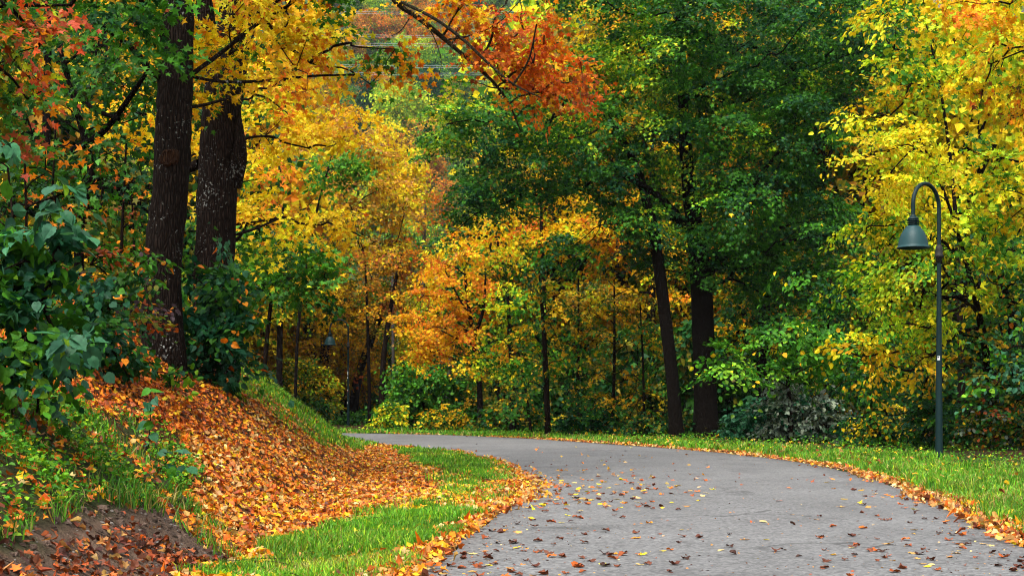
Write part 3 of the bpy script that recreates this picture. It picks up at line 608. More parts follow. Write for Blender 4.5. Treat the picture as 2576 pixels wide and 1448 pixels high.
# ================================================================== plants
STAT = {'leaves': 0}
def area_of(poly):
    p = np.asarray(poly, float); x, y = p[:, 0], p[:, 1]; return abs((x * np.roll(y, -1) - y * np.roll(x, -1)).sum()) / 2
def lobes_in(poly, d, T, r, rng, k):
    """clump centres spread through the volume behind an outline: outline at distance d, real thickness T metres"""
    s = d / F; A = area_of(poly) * s * s; rp = r / s
    n = max(2, int(k * A / (r * r) * (1 + .35 * T / r))); n = min(n, 260)
    pp = np.asarray(poly, float); lo = pp.min(0); hi = pp.max(0); pts = []; m = n * 14
    while len(pts) < m:
        x = rng.uniform(lo[0], hi[0], m * 2); y = rng.uniform(lo[1], hi[1], m * 2); e = edge_dist(x, y, poly)
        ok = in_poly(x, y, poly) & (e > rp * .35 * rng.uniform(.2, 1, m * 2)); dep = rng.uniform(-1, 1, m * 2) * T * np.clip(.25 + .75 * e / (rp * 2.2), 0, 1)
        for a, b, c in zip(x[ok], y[ok], dep[ok]): pts.append(at(a, b, d) + np.array([0, c, 0]))
        if not ok.any(): break
    pts = np.array(pts[:m]); sel = [0]; dist = np.linalg.norm(pts - pts[0], axis=1)
    for _ in range(n - 1):
        j = int(np.argmax(dist * rng.uniform(.6, 1, len(pts)))); sel.append(j); dist = np.minimum(dist, np.linalg.norm(pts - pts[j], axis=1))
    return pts[sel]
def crown_leaves(Cn, Rr, L, cov, palette, shp, rng, patches=(), spray=.45, droop=.35, flat=.75, odd=None, face=.6, poly=None, dist=1.0):
    """leaves in flat sprays round each clump"""
    la = .40 * L * L; out = []
    nspr = np.maximum(3, (cov * 4 * math.pi * Rr ** 2 / (math.pi * spray ** 2) * 1.0)).astype(int)
    ci = np.repeat(np.arange(len(Cn)), nspr); m = len(ci)
    v = unit(rng.normal(size=(m, 3)) + np.array([0, 0, .25])); back = v[:, 1] > .35; drop = back & (rng.uniform(size=m) < .45)
    v = v[~drop]; ci = ci[~drop]; m = len(ci)
    S = Cn[ci] + v * (Rr[ci] * (.45 + .62 * rng.uniform(size=m) ** .6))[:, None] * np.array([1, 1, .82])
    if poly is not None:      # sprays that would stick out of the tree's own outline are left off
        qx, qy = to_px(S); ok = in_poly(qx, qy, poly) | (edge_dist(qx, qy, poly) < .22 * spray * F / dist * rng.uniform(0, 1.6, m)); S = S[ok]; v = v[ok]; ci = ci[ok]; m = len(ci)
    ns = unit(np.array([0, 0, 1.]) * flat + v * face + rng.normal(size=(m, 3)) * .3)
    axis = v * np.array([1, 1, .3]) + rng.normal(size=(m, 3)) * .35; axis = unit(axis - ns * (axis * ns).sum(1, keepdims=True)); sd = np.cross(ns, axis)
    pl = max(4, int(.95 * math.pi * spray ** 2 / la * .62)); si = np.repeat(np.arange(m), pl); n = len(si)
    a = rng.normal(size=n) * .5; b = rng.normal(size=n) * .5; rr = np.hypot(a, b); sp = spray * rng.uniform(.7, 1.25, m)[si]
    P = S[si] + (axis[si] * a[:, None] * 1.25 + sd[si] * b[:, None]) * sp[:, None] + ns[si] * (rng.normal(size=n) * .09 * sp)[:, None]; P[:, 2] -= droop * (rr ** 2) * sp * .5
    Nn = ns[si] + rng.normal(size=(n, 3)) * .38
    D = axis[si] * .7 + (axis[si] * a[:, None] + sd[si] * b[:, None]) * .9 + rng.normal(size=(n, 3)) * .35; D[:, 2] -= droop
    base = pick(rng, palette, m); c = base[si].copy(); other = rng.uniform(size=n) < .38; c[other] = pick(rng, palette, int(other.sum()))
    ppx, ppy = to_px(S)
    for (qx, qy, qr, qp, pr) in patches:
        w = np.clip(1.25 - np.hypot(ppx - qx, ppy - qy) / qr, 0, 1) * pr; hit = (rng.uniform(size=m) < w)[si] & (rng.uniform(size=n) < .85); c[hit] = pick(rng, pal(qp), int(hit.sum()))
    if odd: 
        h = rng.uniform(size=n) < odd[1]; c[h] = pick(rng, pal(odd[0]), int(h.sum()))
    c = jitter(rng, c, .15) * np.exp(rng.normal(size=(m, 1)) * .14)[si]
    V, T, cc = leaves(P, Nn, D, L * rng.uniform(.62, 1.22, n), np.clip(c, .003, .86), shp, rng)
    STAT['leaves'] += n
    return V, T, cc, S, ci
def branch_tree(trunkP, trunkR, Cn, rng, r_tip=.012):
    """joins every clump to the trunk or to a clump already joined; returns parent index (-1.. trunk sample) and start radius"""
    ns = len(trunkP); d0 = np.linalg.norm(Cn[:, None] - trunkP[None], axis=2)
    order = np.argsort(d0.min(1)); par = {}; done = []
    for i in order:
        c = Cn[i]; best = None
        up = c[2] - trunkP[:, 2]; hd = np.hypot(c[0] - trunkP[:, 0], c[1] - trunkP[:, 1]); cost = d0[i] + np.where(up < .25 * hd, 1.5 * (.25 * hd - up), 0); k = int(np.argmin(cost)); best = (cost[k], ('t', k))
        for j in done:
            dd = np.linalg.norm(c - Cn[j]) * 1.0 + .22 * par[j][1]
            if dd < best[0] * .92: best = (dd, ('c', j))
        depth = 0 if best[1][0] == 't' else par[best[1][1]][1] + np.linalg.norm(c - Cn[best[1][1]])
        par[i] = (best[1], depth if best[1][0] == 'c' else float(best[0]) * .5); done.append(i)
    cnt = {i: 1 for i in par}
    for i in reversed(done):
        (k, j), _ = par[i]
        if k == 'c': cnt[j] += cnt[i]
    return par, done, cnt
def plant(name, label, cat, d, trunk, crowns, group=None, mat=None, bark=None, wood='trunk', leaf='crown', limb='limb', twigs=True, split=True, tw=1.0, base_d=None, origin=None, extra=None, limb_r=.016, limbmat=None, trunk_sides=14, rough=.02):
    """one tree or shrub. trunk: rows (px, py, width px[, distance]); crowns: list of dicts (poly, T, r, L, cov, pal, ...)"""
    rng = rng_for(name + label); mat = mat or M_LEAF; bark = bark or M_BARK
    tk = np.array([list(t) + [d] * (4 - len(t)) for t in trunk], float)
    W3 = np.array([list(at(a, b, dd)) + [w * dd / F / 2] for a, b, w, dd in tk])
    gz = float(ground_z(W3[0, 0], W3[0, 1])); foot = W3[0].copy(); foot[2] = gz - .25
    if W3[0, 2] > gz + .02: W3 = np.vstack([foot, W3])
    else: W3[0] = foot
    org = np.array([foot[0], foot[1], gz])
    root = empty(name, org, label, cat, group)
    n = 46 if trunk_sides > 9 else 24; S = spline(W3, n); S[:, 3] = np.maximum(S[:, 3], .004)
    h = S[:, 2] - gz; S[:, 3] *= 1 + .38 * np.exp(-np.maximum(h, 0) / (.35 if S[0, 3] > .1 else .1))
    w = Wood(); w.tube(S[:, :3], S[:, 3], trunk_sides, rough, rng)
    limbs = {}
    Vs, Ts, Cs, o = [], [], [], 0
    for ci_, cr in enumerate(crowns):
        dd = cr.get('d', d); Cn = lobes_in(cr['poly'], dd, cr['T'], cr['r'], rng, cr.get('k', .5))
        Cn[:, 2] = np.maximum(Cn[:, 2], ground_z(Cn[:, 0], Cn[:, 1]) + cr['r'] * .35)
        Rr = cr['r'] * rng.uniform(.65, 1.2, len(Cn))
        V, T, cc, SP, si = crown_leaves(Cn, Rr, cr['L'], cr.get('cov', .6), pal(cr['pal']), cr.get('shp', MAPLE1), rng, cr.get('patches', ()), cr.get('spray', .45), cr.get('droop', .35), cr.get('flat', .75), cr.get('odd'), cr.get('face', .6), cr['poly'], dd)
        Vs.append(V); Ts.append(T + o); Cs.append(cc); o += len(V)
        if cr.get('bare'): continue
        m = S[:, 2] > gz + cr.get('clear', .25) * (S[-1, 2] - gz); tp = S[m, :3]; tr = S[m, 3]
        if len(tp) < 2: tp = S[-2:, :3]; tr = S[-2:, 3]
        par, done, cnt = branch_tree(tp, tr, Cn, rng); key = {}
        for i in done:
            (k, j), _ = par[i]; a = tp[j] if k == 't' else Cn[j]; b = Cn[i]; key[i] = (ci_, i) if k == 't' else key[j]
            if k == 't': limbs[key[i]] = Wood()
            r0 = min(limb_r * cnt[i] ** .5 + .004, (tr[j] * .75 if k == 't' else 9)); r1 = max(.007, limb_r * .8 * max(cnt[i] - 1, .25) ** .5)
            r1 = min(r1, r0); L = np.linalg.norm(b - a); mid = a * .5 + b * .5 + rng.normal(size=3) * .07 * L; mid[2] += .07 * L * (1 if k == 't' else .3)
            q1 = a * .75 + b * .25 + rng.normal(size=3) * .03 * L; q1[2] += .05 * L
            pts = spline(np.array([a, q1, mid, b]), 8); limbs[key[i]].tube(pts, np.linspace(r0, r1, 8), 6)
        if twigs:
            for kk in set(key.values()):
                mem = np.array([key.get(int(x)) == kk for x in range(len(Cn))]); sel = mem[si] & (rng.uniform(size=len(si)) < cr.get('twig', .5))
                A = Cn[si[sel]]; B = SP[sel]; limbs[kk].twigs(A, B + (B - A) * .25, .009 * tw * np.ones(len(A)), .003 * tw * np.ones(len(A)), rng)
    if extra:
        for rows, rad in extra:     # visible limbs given one by one: rows (px, py, width px, distance)
            e = np.array([list(at(a, b, dd)) + [ww * dd / F / 2] for a, b, ww, dd in rows]); e = spline(e, 40); lw = Wood(); lw.tube(e[:, :3], np.maximum(e[:, 3], .006), 9, .05, rng); limbs[('x', len(limbs))] = lw
    if not split:
        for lw in limbs.values():
            for V, Q in zip(lw.V, lw.Q): pass
            off = w.n; 
            for V in lw.V: w.V.append(V)
            for Q in lw.Q: w.Q.append(Q + off)
            w.n += lw.n
    tr_o = w.build(wood, bark, root, origin=org)
    if split:
        for lw in limbs.values(): lw.build(limb, limbmat or bark, root, origin=org)
    if Vs:
        V = np.concatenate(Vs) - org; me = tri_mesh(leaf, V, np.concatenate(Ts), mat, np.concatenate(Cs)); link(leaf, me, root)
    return root, tr_o
def cr(poly, T, r, L, palette, cov=.6, **k): return dict(poly=poly, T=T, r=r, L=L, pal=palette, cov=cov, **k)

# ------------------------------------------------------------------ left bank: the two big trunks and what grows round them
def knot(parent, px, py, d, r, org):
    c = at(px, py, d) - np.asarray(org); n = 20; kr = np.random.default_rng(7); th = np.arange(n) / n * 6.283; rings = [(1.15, .03), (1.0, -.02), (.8, -.035), (.55, -.015), (.3, -.025), (.001, -.02)]
    V = np.array([(c[0] + r * k * q * math.cos(t), c[1] + y, c[2] + 1.15 * r * k * q * math.sin(t)) for k, y in rings for t in th for q in [1 + .13 * math.sin(2 * t + 1) + .08 * math.sin(5 * t + k * 4) + .04 * kr.normal()]])
    Q = np.array([(i * n + j, i * n + (j + 1) % n, (i + 1) * n + (j + 1) % n, (i + 1) * n + j) for i in range(len(rings) - 1) for j in range(n)])
    link('knot', tri_mesh('knot', V, Q, bark_mat('knot_wood', (.010, .006, .004), (.07, .034, .018), 0), smooth=True), parent)

front, ft = plant('maple_tree', 'front dark trunk with round pale knot and lichen specks, standing on the leafy bank', 'tree', 17,
    [(402, 985, 96), (406, 900, 94), (409, 700, 93), (419, 560, 91), (429, 480, 89), (436, 330, 88), (441, 200, 86), (449, 0, 77), (459, -300, 68), (470, -900, 50)],
    [cr([(150, -60), (485, -60), (468, 40), (405, 190), (330, 225), (240, 120), (120, 90)], 1.0, .42, .10, 'leafgreen:4 green:4 dark:3 lightgreen:.6', .95, spray=.3, d=15.6, shp=MAPLE1, bare=True, odd=('gold:2 rust:1', .03)),
     cr([(-500, -1150), (900, -1150), (1100, -700), (1000, -330), (-500, -330)], 3.0, 1.3, .22, 'leafgreen:3 green:2 gold:3 yellow:1', .5, spray=.7, shp=QUAD, twig=0)],  # unseen upper crown above the frame, added to shade the bank below
    bark=M_BARKF, trunk_sides=22, rough=.03, extra=[
     ([(425, 205, 26, 17), (380, 175, 20, 16.8), (330, 120, 15, 16.5), (250, 60, 10, 16)], 0), ([(432, 120, 22, 17), (400, 70, 18, 16.8), (360, 10, 14, 16.5), (330, -80, 10, 16)], 0),
     ([(470, 190, 9, 17.2), (560, 205, 8, 17.6), (660, 203, 8, 18), (800, 190, 6, 18.6), (930, 188, 4, 19)], 0), ([(474, 270, 9, 17.1), (520, 262, 8, 17.3), (580, 245, 6, 17.5)], 0),
     ([(484, 185, 12, 17.2), (560, 130, 11, 17.8), (640, 65, 9, 18.2), (730, 10, 8, 18.6), (800, -60, 6, 19)], 0)])
knot(front, 425, 396, 16.8, .098, front.location)
plant('maple_tree', 'stout lichen-spotted trunk forking in two, just behind the front dark trunk', 'tree', 20,
    [(532, 1050, 100), (535, 800, 96), (540, 640, 96), (547, 480, 98), (555, 330, 97), (561, 240, 94), (566, 180, 84), (580, 90, 72), (588, 0, 68), (600, -250, 56), (620, -700, 36)],
    [cr([(490, 40), (620, -40), (800, -90), (930, -70), (950, 20), (900, 95), (1085, 150), (1070, 200), (950, 225), (930, 275), (800, 235), (700, 225), (640, 190), (560, 190), (520, 160)], 1.6, .5, .092, 'gold:6 yellow:7 orange:1.2 lemon:1.5', .72, spray=.33, d=18.6, k=.42,
        patches=[(860, 60, 90, 'green:3 leafgreen:4', .9), (950, 140, 60, 'leafgreen:3 green:3 rust:2', .9), (690, 110, 50, 'leafgreen:3 green:2', .7), (1000, 170, 60, 'orange:4 deep:2 gold:3', .8), (800, 165, 60, 'orange:3 gold:3', .6)], clear=.55, odd=('rust:2 deep:2', .04), twig=.4),
     cr([(480, 80), (620, 60), (610, 240), (480, 290)], .5, .3, .10, 'gold:5 yellow:3 green:1.5', .4, spray=.25, d=18.9, bare=True),
     cr([(700, -1000), (1500, -1000), (1250, -250), (620, -200)], 3, 1.3, .2, 'gold:4 yellow:2 green:1', .4, spray=.7, shp=QUAD, twig=0)],  # out-of-view top of this crown, added to shade the understory
    bark=M_BARKL, trunk_sides=22, rough=.035, extra=[([(548, 230, 52, 20), (530, 130, 46, 20), (518, 40, 44, 20), (508, -60, 38, 20), (495, -300, 26, 20)], 0), ([(588, 470, 40, 20), (600, 400, 42, 19.9), (603, 350, 30, 19.9), (598, 290, 16, 19.9)], 0),
     ([(590, 590, 8, 20), (640, 575, 7, 20.3), (700, 550, 5, 20.8)], 0), ([(505, 410, 28, 20.1), (470, 425, 22, 20.3)], 0)])
plant('maple_tree', 'bright yellow maple with drooping sprays to the right of the forked lichen trunk', 'tree', 23.5,
    [(570, 1010, 20), (572, 800, 18), (580, 560, 16), (590, 350, 13), (620, 150, 10), (640, -100, 6)],
    [cr([(605, 390), (700, 425), (800, 480), (880, 545), (955, 620), (935, 645), (880, 615), (800, 590), (700, 590), (610, 600)], 1.2, .5, .098, 'yellow:7 gold:4 lemon:2 orange:.6', .72, spray=.36, k=.5, odd=('deep:1 green:1', .03), twig=.4),
     cr([(610, 200), (760, 200), (900, 300), (885, 355), (800, 390), (700, 400), (610, 390)], 1.2, .5, .098, 'gold:4 yellow:7 lemon:1.5 orange:.8', .75, spray=.36, k=.48, patches=[(760, 250, 60, 'orange:3 deep:2', .6), (640, 300, 40, 'green:3 leafgreen:2', .8)], twig=.4),
     cr([(590, 480), (760, 560), (860, 640), (760, 660), (600, 640)], .8, .5, .11, 'green:4 lime:2 yellow:2 leafgreen:2', .5, spray=.36, d=24.5)],
    bark=M_TWIG, trunk_sides=10)
plant('lime_tree', 'green young tree with spreading leaf layers below the drooping yellow sprays', 'tree', 28,
    [(660, 1010, 12), (672, 850, 11), (690, 700, 9), (710, 600, 5)],
    [cr([(585, 560), (690, 590), (840, 620), (862, 690), (830, 765), (770, 790), (700, 770), (600, 740)], 1.5, .6, .12, 'green:5 leafgreen:5 grassy:2 dark:1.5', .95, k=.8, spray=.36, odd=('yellow:2 gold:2', .05))],
    mat=M_GREEN, bark=M_TWIG, trunk_sides=9)
plant('red_maple', 'red and olive maple whose sprays hang in at the far left edge', 'tree', 12.6,
    [(-190, 1000, 70), (-180, 600, 60), (-150, 300, 45), (-110, 0, 32), (-80, -300, 18)],
    [cr([(-120, -60), (120, -60), (100, 40), (125, 150), (140, 200), (128, 300), (80, 385), (20, 370), (-120, 340)], .9, .34, .085, 'pink:1.2 orange:1 olive:4 green:3 leafgreen:3 lime:1 rust:1', .7, spray=.25, k=.5, patches=[(60, 30, 70, 'pink:4 red:3 orange:2', .8), (110, 190, 50, 'pink:3 red:2', .8), (30, 190, 60, 'olive:3 lime:2 green:3', .7)]),
     cr([(110, -60), (330, -60), (300, 20), (180, 40), (120, 20)], .5, .3, .085, 'pink:4 red:3 orange:2 olive:1', .45, spray=.22, k=.4)],
    bark=M_BARK, trunk_sides=10)
plant('maple_tree', 'dark green maple with thin leaning stems left of the front dark trunk', 'tree', 21,
    [(215, 1010, 30), (205, 800, 28), (200, 600, 24), (230, 440, 20), (200, 300, 16), (150, 120, 12)],
    [cr([(90, 290), (380, 320), (392, 700), (200, 730), (-30, 720), (-30, 420), (60, 340)], 2.0, .6, .10, 'leafgreen:5 dark:4 green:2 olive:1.5', .62, spray=.38, k=.40, odd=('orange:3 rust:2 gold:2', .10)),
     cr([(100, 60), (400, 130), (395, 320), (250, 330), (90, 260)], 1.5, .55, .11, 'leafgreen:4 green:3 dark:3', .8, spray=.36, k=.36, odd=('gold:2 olive:2', .06))],
    mat=M_GREEN, bark=M_BARK, trunk_sides=10, extra=[([(180, 380, 18, 21), (260, 330, 16, 20.7), (330, 240, 13, 20.3), (370, 180, 10, 20)], 0), ([(190, 230, 12, 20.6), (230, 270, 13, 20.5), (300, 300, 10, 20.2)], 0)])
for k, (x, y0, y1, w, dx, dd, lab) in enumerate([(118, 960, 320, 11, 22, 15, 'slim dark sapling stem behind the hazel bush, orange leaves at its tip'), (72, 960, 300, 10, -12, 14.5, 'thin straight sapling at the far left, sparse green leaves'),
        (300, 900, 360, 11, 18, 18.5, 'slender dark sapling rising between the hazel bush and the front trunk'), (345, 900, 480, 9, -14, 19.5, 'short thin sapling close behind the front trunk')]):
    plant('maple_sapling', lab, 'sapling', dd, [(x, y0, w), (x + dx * .3, (y0 + y1) / 2, w * .8), (x + dx, y1, w * .4)],
        [cr([(x - 70, y1 - 20), (x + 90, y1 - 20), (x + 80, y0 - 250), (x - 60, y0 - 250)], .7, .36, .10, ['green:3 leafgreen:3 olive:2 orange:3', 'leafgreen:4 green:3 gold:1', 'leafgreen:4 dark:3 olive:2', 'green:3 olive:2 rust:1'][k], .3, spray=.27, k=.3, odd=('orange:3 deep:1', .1))], bark=M_TWIG, trunk_sides=8, mat=M_GREEN)
plant('maple_tree', 'sunlit golden maple glowing through the gaps behind the front dark trunk', 'tree', 34,
    [(420, 1010, 30), (420, 600, 26), (430, 200, 20), (440, -200, 12)],
    [cr([(120, 215), (330, 200), (470, 60), (720, 60), (720, 640), (560, 680), (430, 560), (330, 380), (140, 370)], 2.0, 1.0, .17, 'yellow:4 gold:5 orange:2 lemon:1', .42, spray=.6, k=.42, shp=MAPLE2, odd=('deep:1 green:1', .04), patches=[(560, 560, 160, 'olive:3 lime:3 green:3', .7), (120, 600, 160, 'green:2 olive:3', .6)])], bark=M_BARK, trunk_sides=10)
plant('oak_tree', 'broad deep green tree filling the shade behind the far left stems', 'tree', 40,
    [(120, 1000, 30), (110, 600, 26), (120, 200, 20), (120, -100, 12)],
    [cr([(-150, -60), (520, -60), (480, 140), (260, 200), (-150, 170)], 2.5, 1.3, .2, 'leafgreen:4 green:2 gold:2 dark:2', .6, spray=.7, k=.5, shp=MAPLE2),
     cr([(-150, 560), (620, 560), (640, 1000), (-150, 1000)], 1.5, 1.2, .2, 'olive:3 dark:3 gold:2 rust:1 leafgreen:3', .6, spray=.7, k=.5, shp=MAPLE2)], bark=M_BARK, trunk_sides=9)
# shrubs on the bank
hz, _ = plant('hazel_bush', 'big-leaved hazel bush at the left edge, cool green leaves on upright shoots', 'bush', 8.7,
    [(20, 1060, 14), (30, 850, 12), (40, 650, 9), (20, 420, 5)],
    [cr([(-70, 640), (30, 600), (100, 650), (150, 680), (170, 850), (150, 990), (110, 1065), (-70, 1085)], .5, .24, .064, 'teal:3 bluegreen:2 green:4 leafgreen:4 lightgreen:.8', .8, spray=.2, k=1.1, shp=OVAL0, face=.9, flat=.6, droop=.5),
     cr([(-60, 380), (40, 370), (40, 580), (-60, 600)], .3, .2, .10, 'bluegreen:3 teal:3 green:2', .32, spray=.17, k=.45, shp=OVAL0, face=.8),
     cr([(110, 570), (175, 560), (180, 680), (110, 690)], .2, .16, .095, 'bluegreen:4 teal:3 green:1', .35, spray=.14, k=.45, shp=OVAL0, face=.8),
     cr([(120, 480), (170, 480), (170, 560), (130, 560)], .1, .12, .09, 'bluegreen:4 lightgreen:.5', .25, spray=.12, k=.4, shp=OVAL0, face=.8),
     cr([(140, 838), (262, 836), (272, 862), (150, 874)], .12, .12, .105, 'bluegreen:5 lightgreen:1', .34, spray=.12, k=.6, shp=OVAL0, face=.8, d=8.2)],
    mat=M_GREEN, bark=M_TWIG, wood='stem', limb='shoot', leaf='foliage', trunk_sides=8)
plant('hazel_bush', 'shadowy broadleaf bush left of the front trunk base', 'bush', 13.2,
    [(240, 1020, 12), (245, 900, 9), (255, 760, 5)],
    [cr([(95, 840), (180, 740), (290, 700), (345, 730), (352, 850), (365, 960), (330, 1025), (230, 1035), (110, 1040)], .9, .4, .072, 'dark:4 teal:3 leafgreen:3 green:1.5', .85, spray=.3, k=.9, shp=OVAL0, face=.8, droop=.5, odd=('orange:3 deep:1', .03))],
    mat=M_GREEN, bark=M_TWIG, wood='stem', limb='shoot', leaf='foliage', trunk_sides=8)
plant('bramble_bush', 'mixed green and purplish thicket between hazel bush and front trunk', 'bush', 14.5,
    [(270, 960, 10), (272, 800, 8), (280, 650, 4)],
    [cr([(90, 640), (200, 600), (360, 640), (368, 850), (260, 860), (110, 860)], .9, .4, .075, 'leafgreen:3 olive:3 green:2.5 purple:1.5 rust:1.5 orange:1', .7, spray=.28, k=.7, shp=OVAL1, odd=('orange:3 deep:2', .07))],
    mat=M_GREEN, bark=M_TWIG, wood='stem', limb='shoot', leaf='foliage', trunk_sides=7)
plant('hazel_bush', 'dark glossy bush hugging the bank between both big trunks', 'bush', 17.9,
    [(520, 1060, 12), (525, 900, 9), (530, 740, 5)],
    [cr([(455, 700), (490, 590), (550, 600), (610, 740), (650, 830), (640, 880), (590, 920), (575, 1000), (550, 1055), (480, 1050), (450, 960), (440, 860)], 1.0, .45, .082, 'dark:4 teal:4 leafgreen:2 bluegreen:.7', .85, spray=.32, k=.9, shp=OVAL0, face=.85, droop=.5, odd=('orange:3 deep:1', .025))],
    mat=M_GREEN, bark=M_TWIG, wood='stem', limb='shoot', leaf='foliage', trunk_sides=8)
plant('hazel_bush', 'low lighter green sapling bush in front of the front trunk base', 'bush', 15.3,
    [(425, 1050, 8), (428, 970, 6), (430, 900, 4)],
    [cr([(370, 890), (440, 880), (495, 930), (500, 1000), (440, 1030), (370, 1000)], .4, .28, .085, 'leafgreen:4 green:3 lightgreen:1.5 teal:1', .42, spray=.22, k=.5, shp=OVAL1, odd=('orange:3', .06))],
    mat=M_GREEN, bark=M_TWIG, wood='stem', limb='shoot', leaf='foliage', trunk_sides=7)
def seedling(label, pts, d, stem, lsize):
    """a single wand with a few big round leaves"""
    rng = rng_for(label); base, _ = ground_pt(np.array([stem[0][0]]), np.array([stem[0][1]])); b = base[0]; root = empty('hazel_seedling', b, label, 'seedling', 'seedlings on the leafy bank')
    S = np.array([at(x, y, b[1]) for x, y in stem]); S[0] = b - np.array([0, 0, .05]); S = spline(S, 16); w = Wood(); w.tube(S, np.linspace(.006, .0025, 16), 6); w.build('stem', M_TWIG, root, origin=b)
    P = np.array([at(x, y, b[1] + rng.normal() * .05) for x, y in pts]); near = np.array([S[np.argmin(np.linalg.norm(S - p, axis=1))] for p in P])
    D = P - near + rng.normal(size=P.shape) * .03; D[:, 2] -= .05
    N0 = np.array([0, -.55, .8]) + rng.normal(size=P.shape) * .25; V, T, c = leaves((P + near) / 2, N0, D, lsize * rng.uniform(.8, 1.2, len(P)), jitter(rng, pick(rng, pal('bluegreen:4 teal:2 green:2'), len(P)), .15), OVAL0, rng)
    tw = Wood(); tw.twigs(near, (P + near) / 2, np.full(len(P), .0025), np.full(len(P), .0015), rng); tw.build('leaf_stalk', M_TWIG, root, origin=b)
    link('foliage', tri_mesh('foliage', V - b, T, M_GREEN, c), root)
seedling('upright seedling with round leaves standing in the orange litter below the front trunk', [(378, 985), (395, 1000), (365, 1010), (380, 1032), (392, 1062), (365, 1066), (370, 1035), (388, 1090), (366, 1110), (375, 975)], 12, [(372, 1130), (378, 1060), (380, 980)], .10)
seedling('low arching seedling with a row of round leaves beside the leafy slope', [(410, 1125), (430, 1130), (455, 1128), (400, 1172), (420, 1178), (440, 1182), (462, 1178), (480, 1182), (445, 1115), (385, 1168)], 10.5, [(395, 1185), (430, 1150), (470, 1165)], .085)

# ------------------------------------------------------------------ the overhanging orange limb
plant('maple_tree', 'tall mossy-limbed maple whose orange red bough reaches across the top', 'tree', 24.5,
    [(560, 1010, 40), (562, 600, 36), (575, 250, 32), (600, 0, 30), (690, -260, 26), (850, -220, 24), (985, -10, 16), (1060, 50, 13), (1150, 125, 10), (1235, 200, 8), (1280, 260, 6), (1310, 330, 3)],
    [cr([(1075, 40), (1160, -70), (1370, -70), (1395, 80), (1425, 140), (1500, 175), (1492, 270), (1425, 262), (1350, 255), (1290, 250), (1240, 215), (1195, 140), (1150, 80)], 1.3, .5, .10, 'orange:4.5 deep:6 rust:1.5 gold:1.5 red:1.5', .9, spray=.34, k=.6, patches=[(1200, -10, 90, 'gold:4 yellow:3', .8), (1250, 150, 50, 'rust:2 deep:3', .5), (1300, 320, 50, 'orange:3 gold:2', .6)], clear=.72, odd=('gold:2 tan:1', .08), twig=.7),
     cr([(1260, 240), (1400, 250), (1375, 345), (1290, 360)], .6, .35, .095, 'orange:5 deep:3 gold:2', .45, spray=.26, k=.5, clear=.72),
     cr([(985, -60), (1150, -60), (1170, 30), (1100, 45), (1010, 20)], .6, .35, .10, 'gold:4 yellow:3 orange:2', .6, spray=.28, k=.4, clear=.72)],
    bark=M_MOSSY, trunk_sides=12, rough=.06, tw=1.3, extra=[([(1010, 5, 9, 24.3), (1090, 45, 8, 24), (1160, 95, 8, 23.8), (1230, 160, 7, 23.6), (1290, 210, 5, 23.4), (1360, 245, 3, 23.2)], 0), ([(1060, 52, 4, 24.4), (1090, 90, 3, 24.3), (1110, 150, 2, 24.2), (1105, 185, 1.5, 24.2)], 0), ([(1120, 100, 5, 24.2), (1180, 90, 4, 24), (1250, 60, 3, 23.8), (1310, 0, 2, 23.6)], 0), ([(1040, 30, 4, 24.4), (1010, 75, 3, 24.4), (985, 90, 1.5, 24.4)], 0), ([(1290, 215, 6, 23.6), (1330, 150, 5, 23.4), (1350, 60, 4, 23.2)], 0)])

# ------------------------------------------------------------------ centre: trees beyond the bend
plant('maple_tree', 'tall brownish gold tree standing beyond the bend, left of the valley view', 'tree', 64,
    [(930, 1060, 10), (926, 850, 8), (918, 640, 4)],
    [cr([(800, 290), (870, 268), (950, 300), (985, 400), (1040, 480), (1050, 560), (1010, 650), (900, 660), (850, 600), (830, 430)], 2.2, .95, .17, 'tan:3 ochre:3 gold:4 yellow:3 brown:.6', 0.90, spray=.6, k=.5, patches=[(930, 520, 90, 'olive:4 ochre:3 yellow:1', .7), (930, 600, 80, 'olive:4 darkolive:2 ochre:2', .7)])], bark=M_BARK, trunk_sides=9)
plant('birch_tree', 'pale gold pointed tree rising in front of the far valley slope', 'tree', 72,
    [(990, 1060, 9), (988, 760, 7), (986, 520, 3)],
    [cr([(978, 280), (1040, 350), (1068, 440), (1050, 530), (1000, 540), (930, 470), (925, 390), (955, 330)], 2.2, .9, .17, 'yellow:5 gold:2 tan:2 lemon:3', 0.90, spray=.6, k=.5)], bark=M_GREYB, trunk_sides=9)
plant('lime_tree', 'small fresh green crown between the yellow sprays and the brownish gold tree', 'tree', 46,
    [(742, 1050, 9), (752, 800, 8), (790, 560, 6), (840, 370, 4)],
    [cr([(745, 385), (830, 365), (905, 370), (955, 410), (940, 455), (880, 478), (820, 465), (755, 455)], 1.3, .7, .14, 'green:5 lightgreen:2 grassy:3 leafgreen:3', 0.90, spray=.45, k=.6)], mat=M_GREEN, bark=M_BARK, trunk_sides=9)
plant('maple_tree', 'dark twin-stemmed olive yellow tree just left of the distant lamp', 'tree', 77,
    [(785, 1070, 40), (782, 950, 34), (778, 800, 30), (774, 700, 24), (770, 600, 14), (765, 520, 8)],
    [cr([(630, 720), (740, 640), (860, 640), (880, 740), (850, 860), (800, 940), (700, 960), (640, 900)], 2.6, 1.0, .17, 'ochre:4 gold:5 olive:3 yellow:2', 0.90, spray=.62, k=.85), cr([(760, 470), (870, 460), (900, 620), (800, 660), (740, 600)], 2, 1.0, .17, 'olive:4 darkolive:3 ochre:3 green:1', 0.90, spray=.6, k=.42)], bark=M_BARK, trunk_sides=10,
    extra=[([(808, 1070, 32, 77.2), (812, 960, 28, 77.4), (818, 860, 24, 77.6), (832, 760, 16, 78), (842, 660, 9, 78.2)], 0), ([(815, 960, 9, 77), (850, 985, 7, 76.6), (900, 1000, 4, 76.4)], 0)])
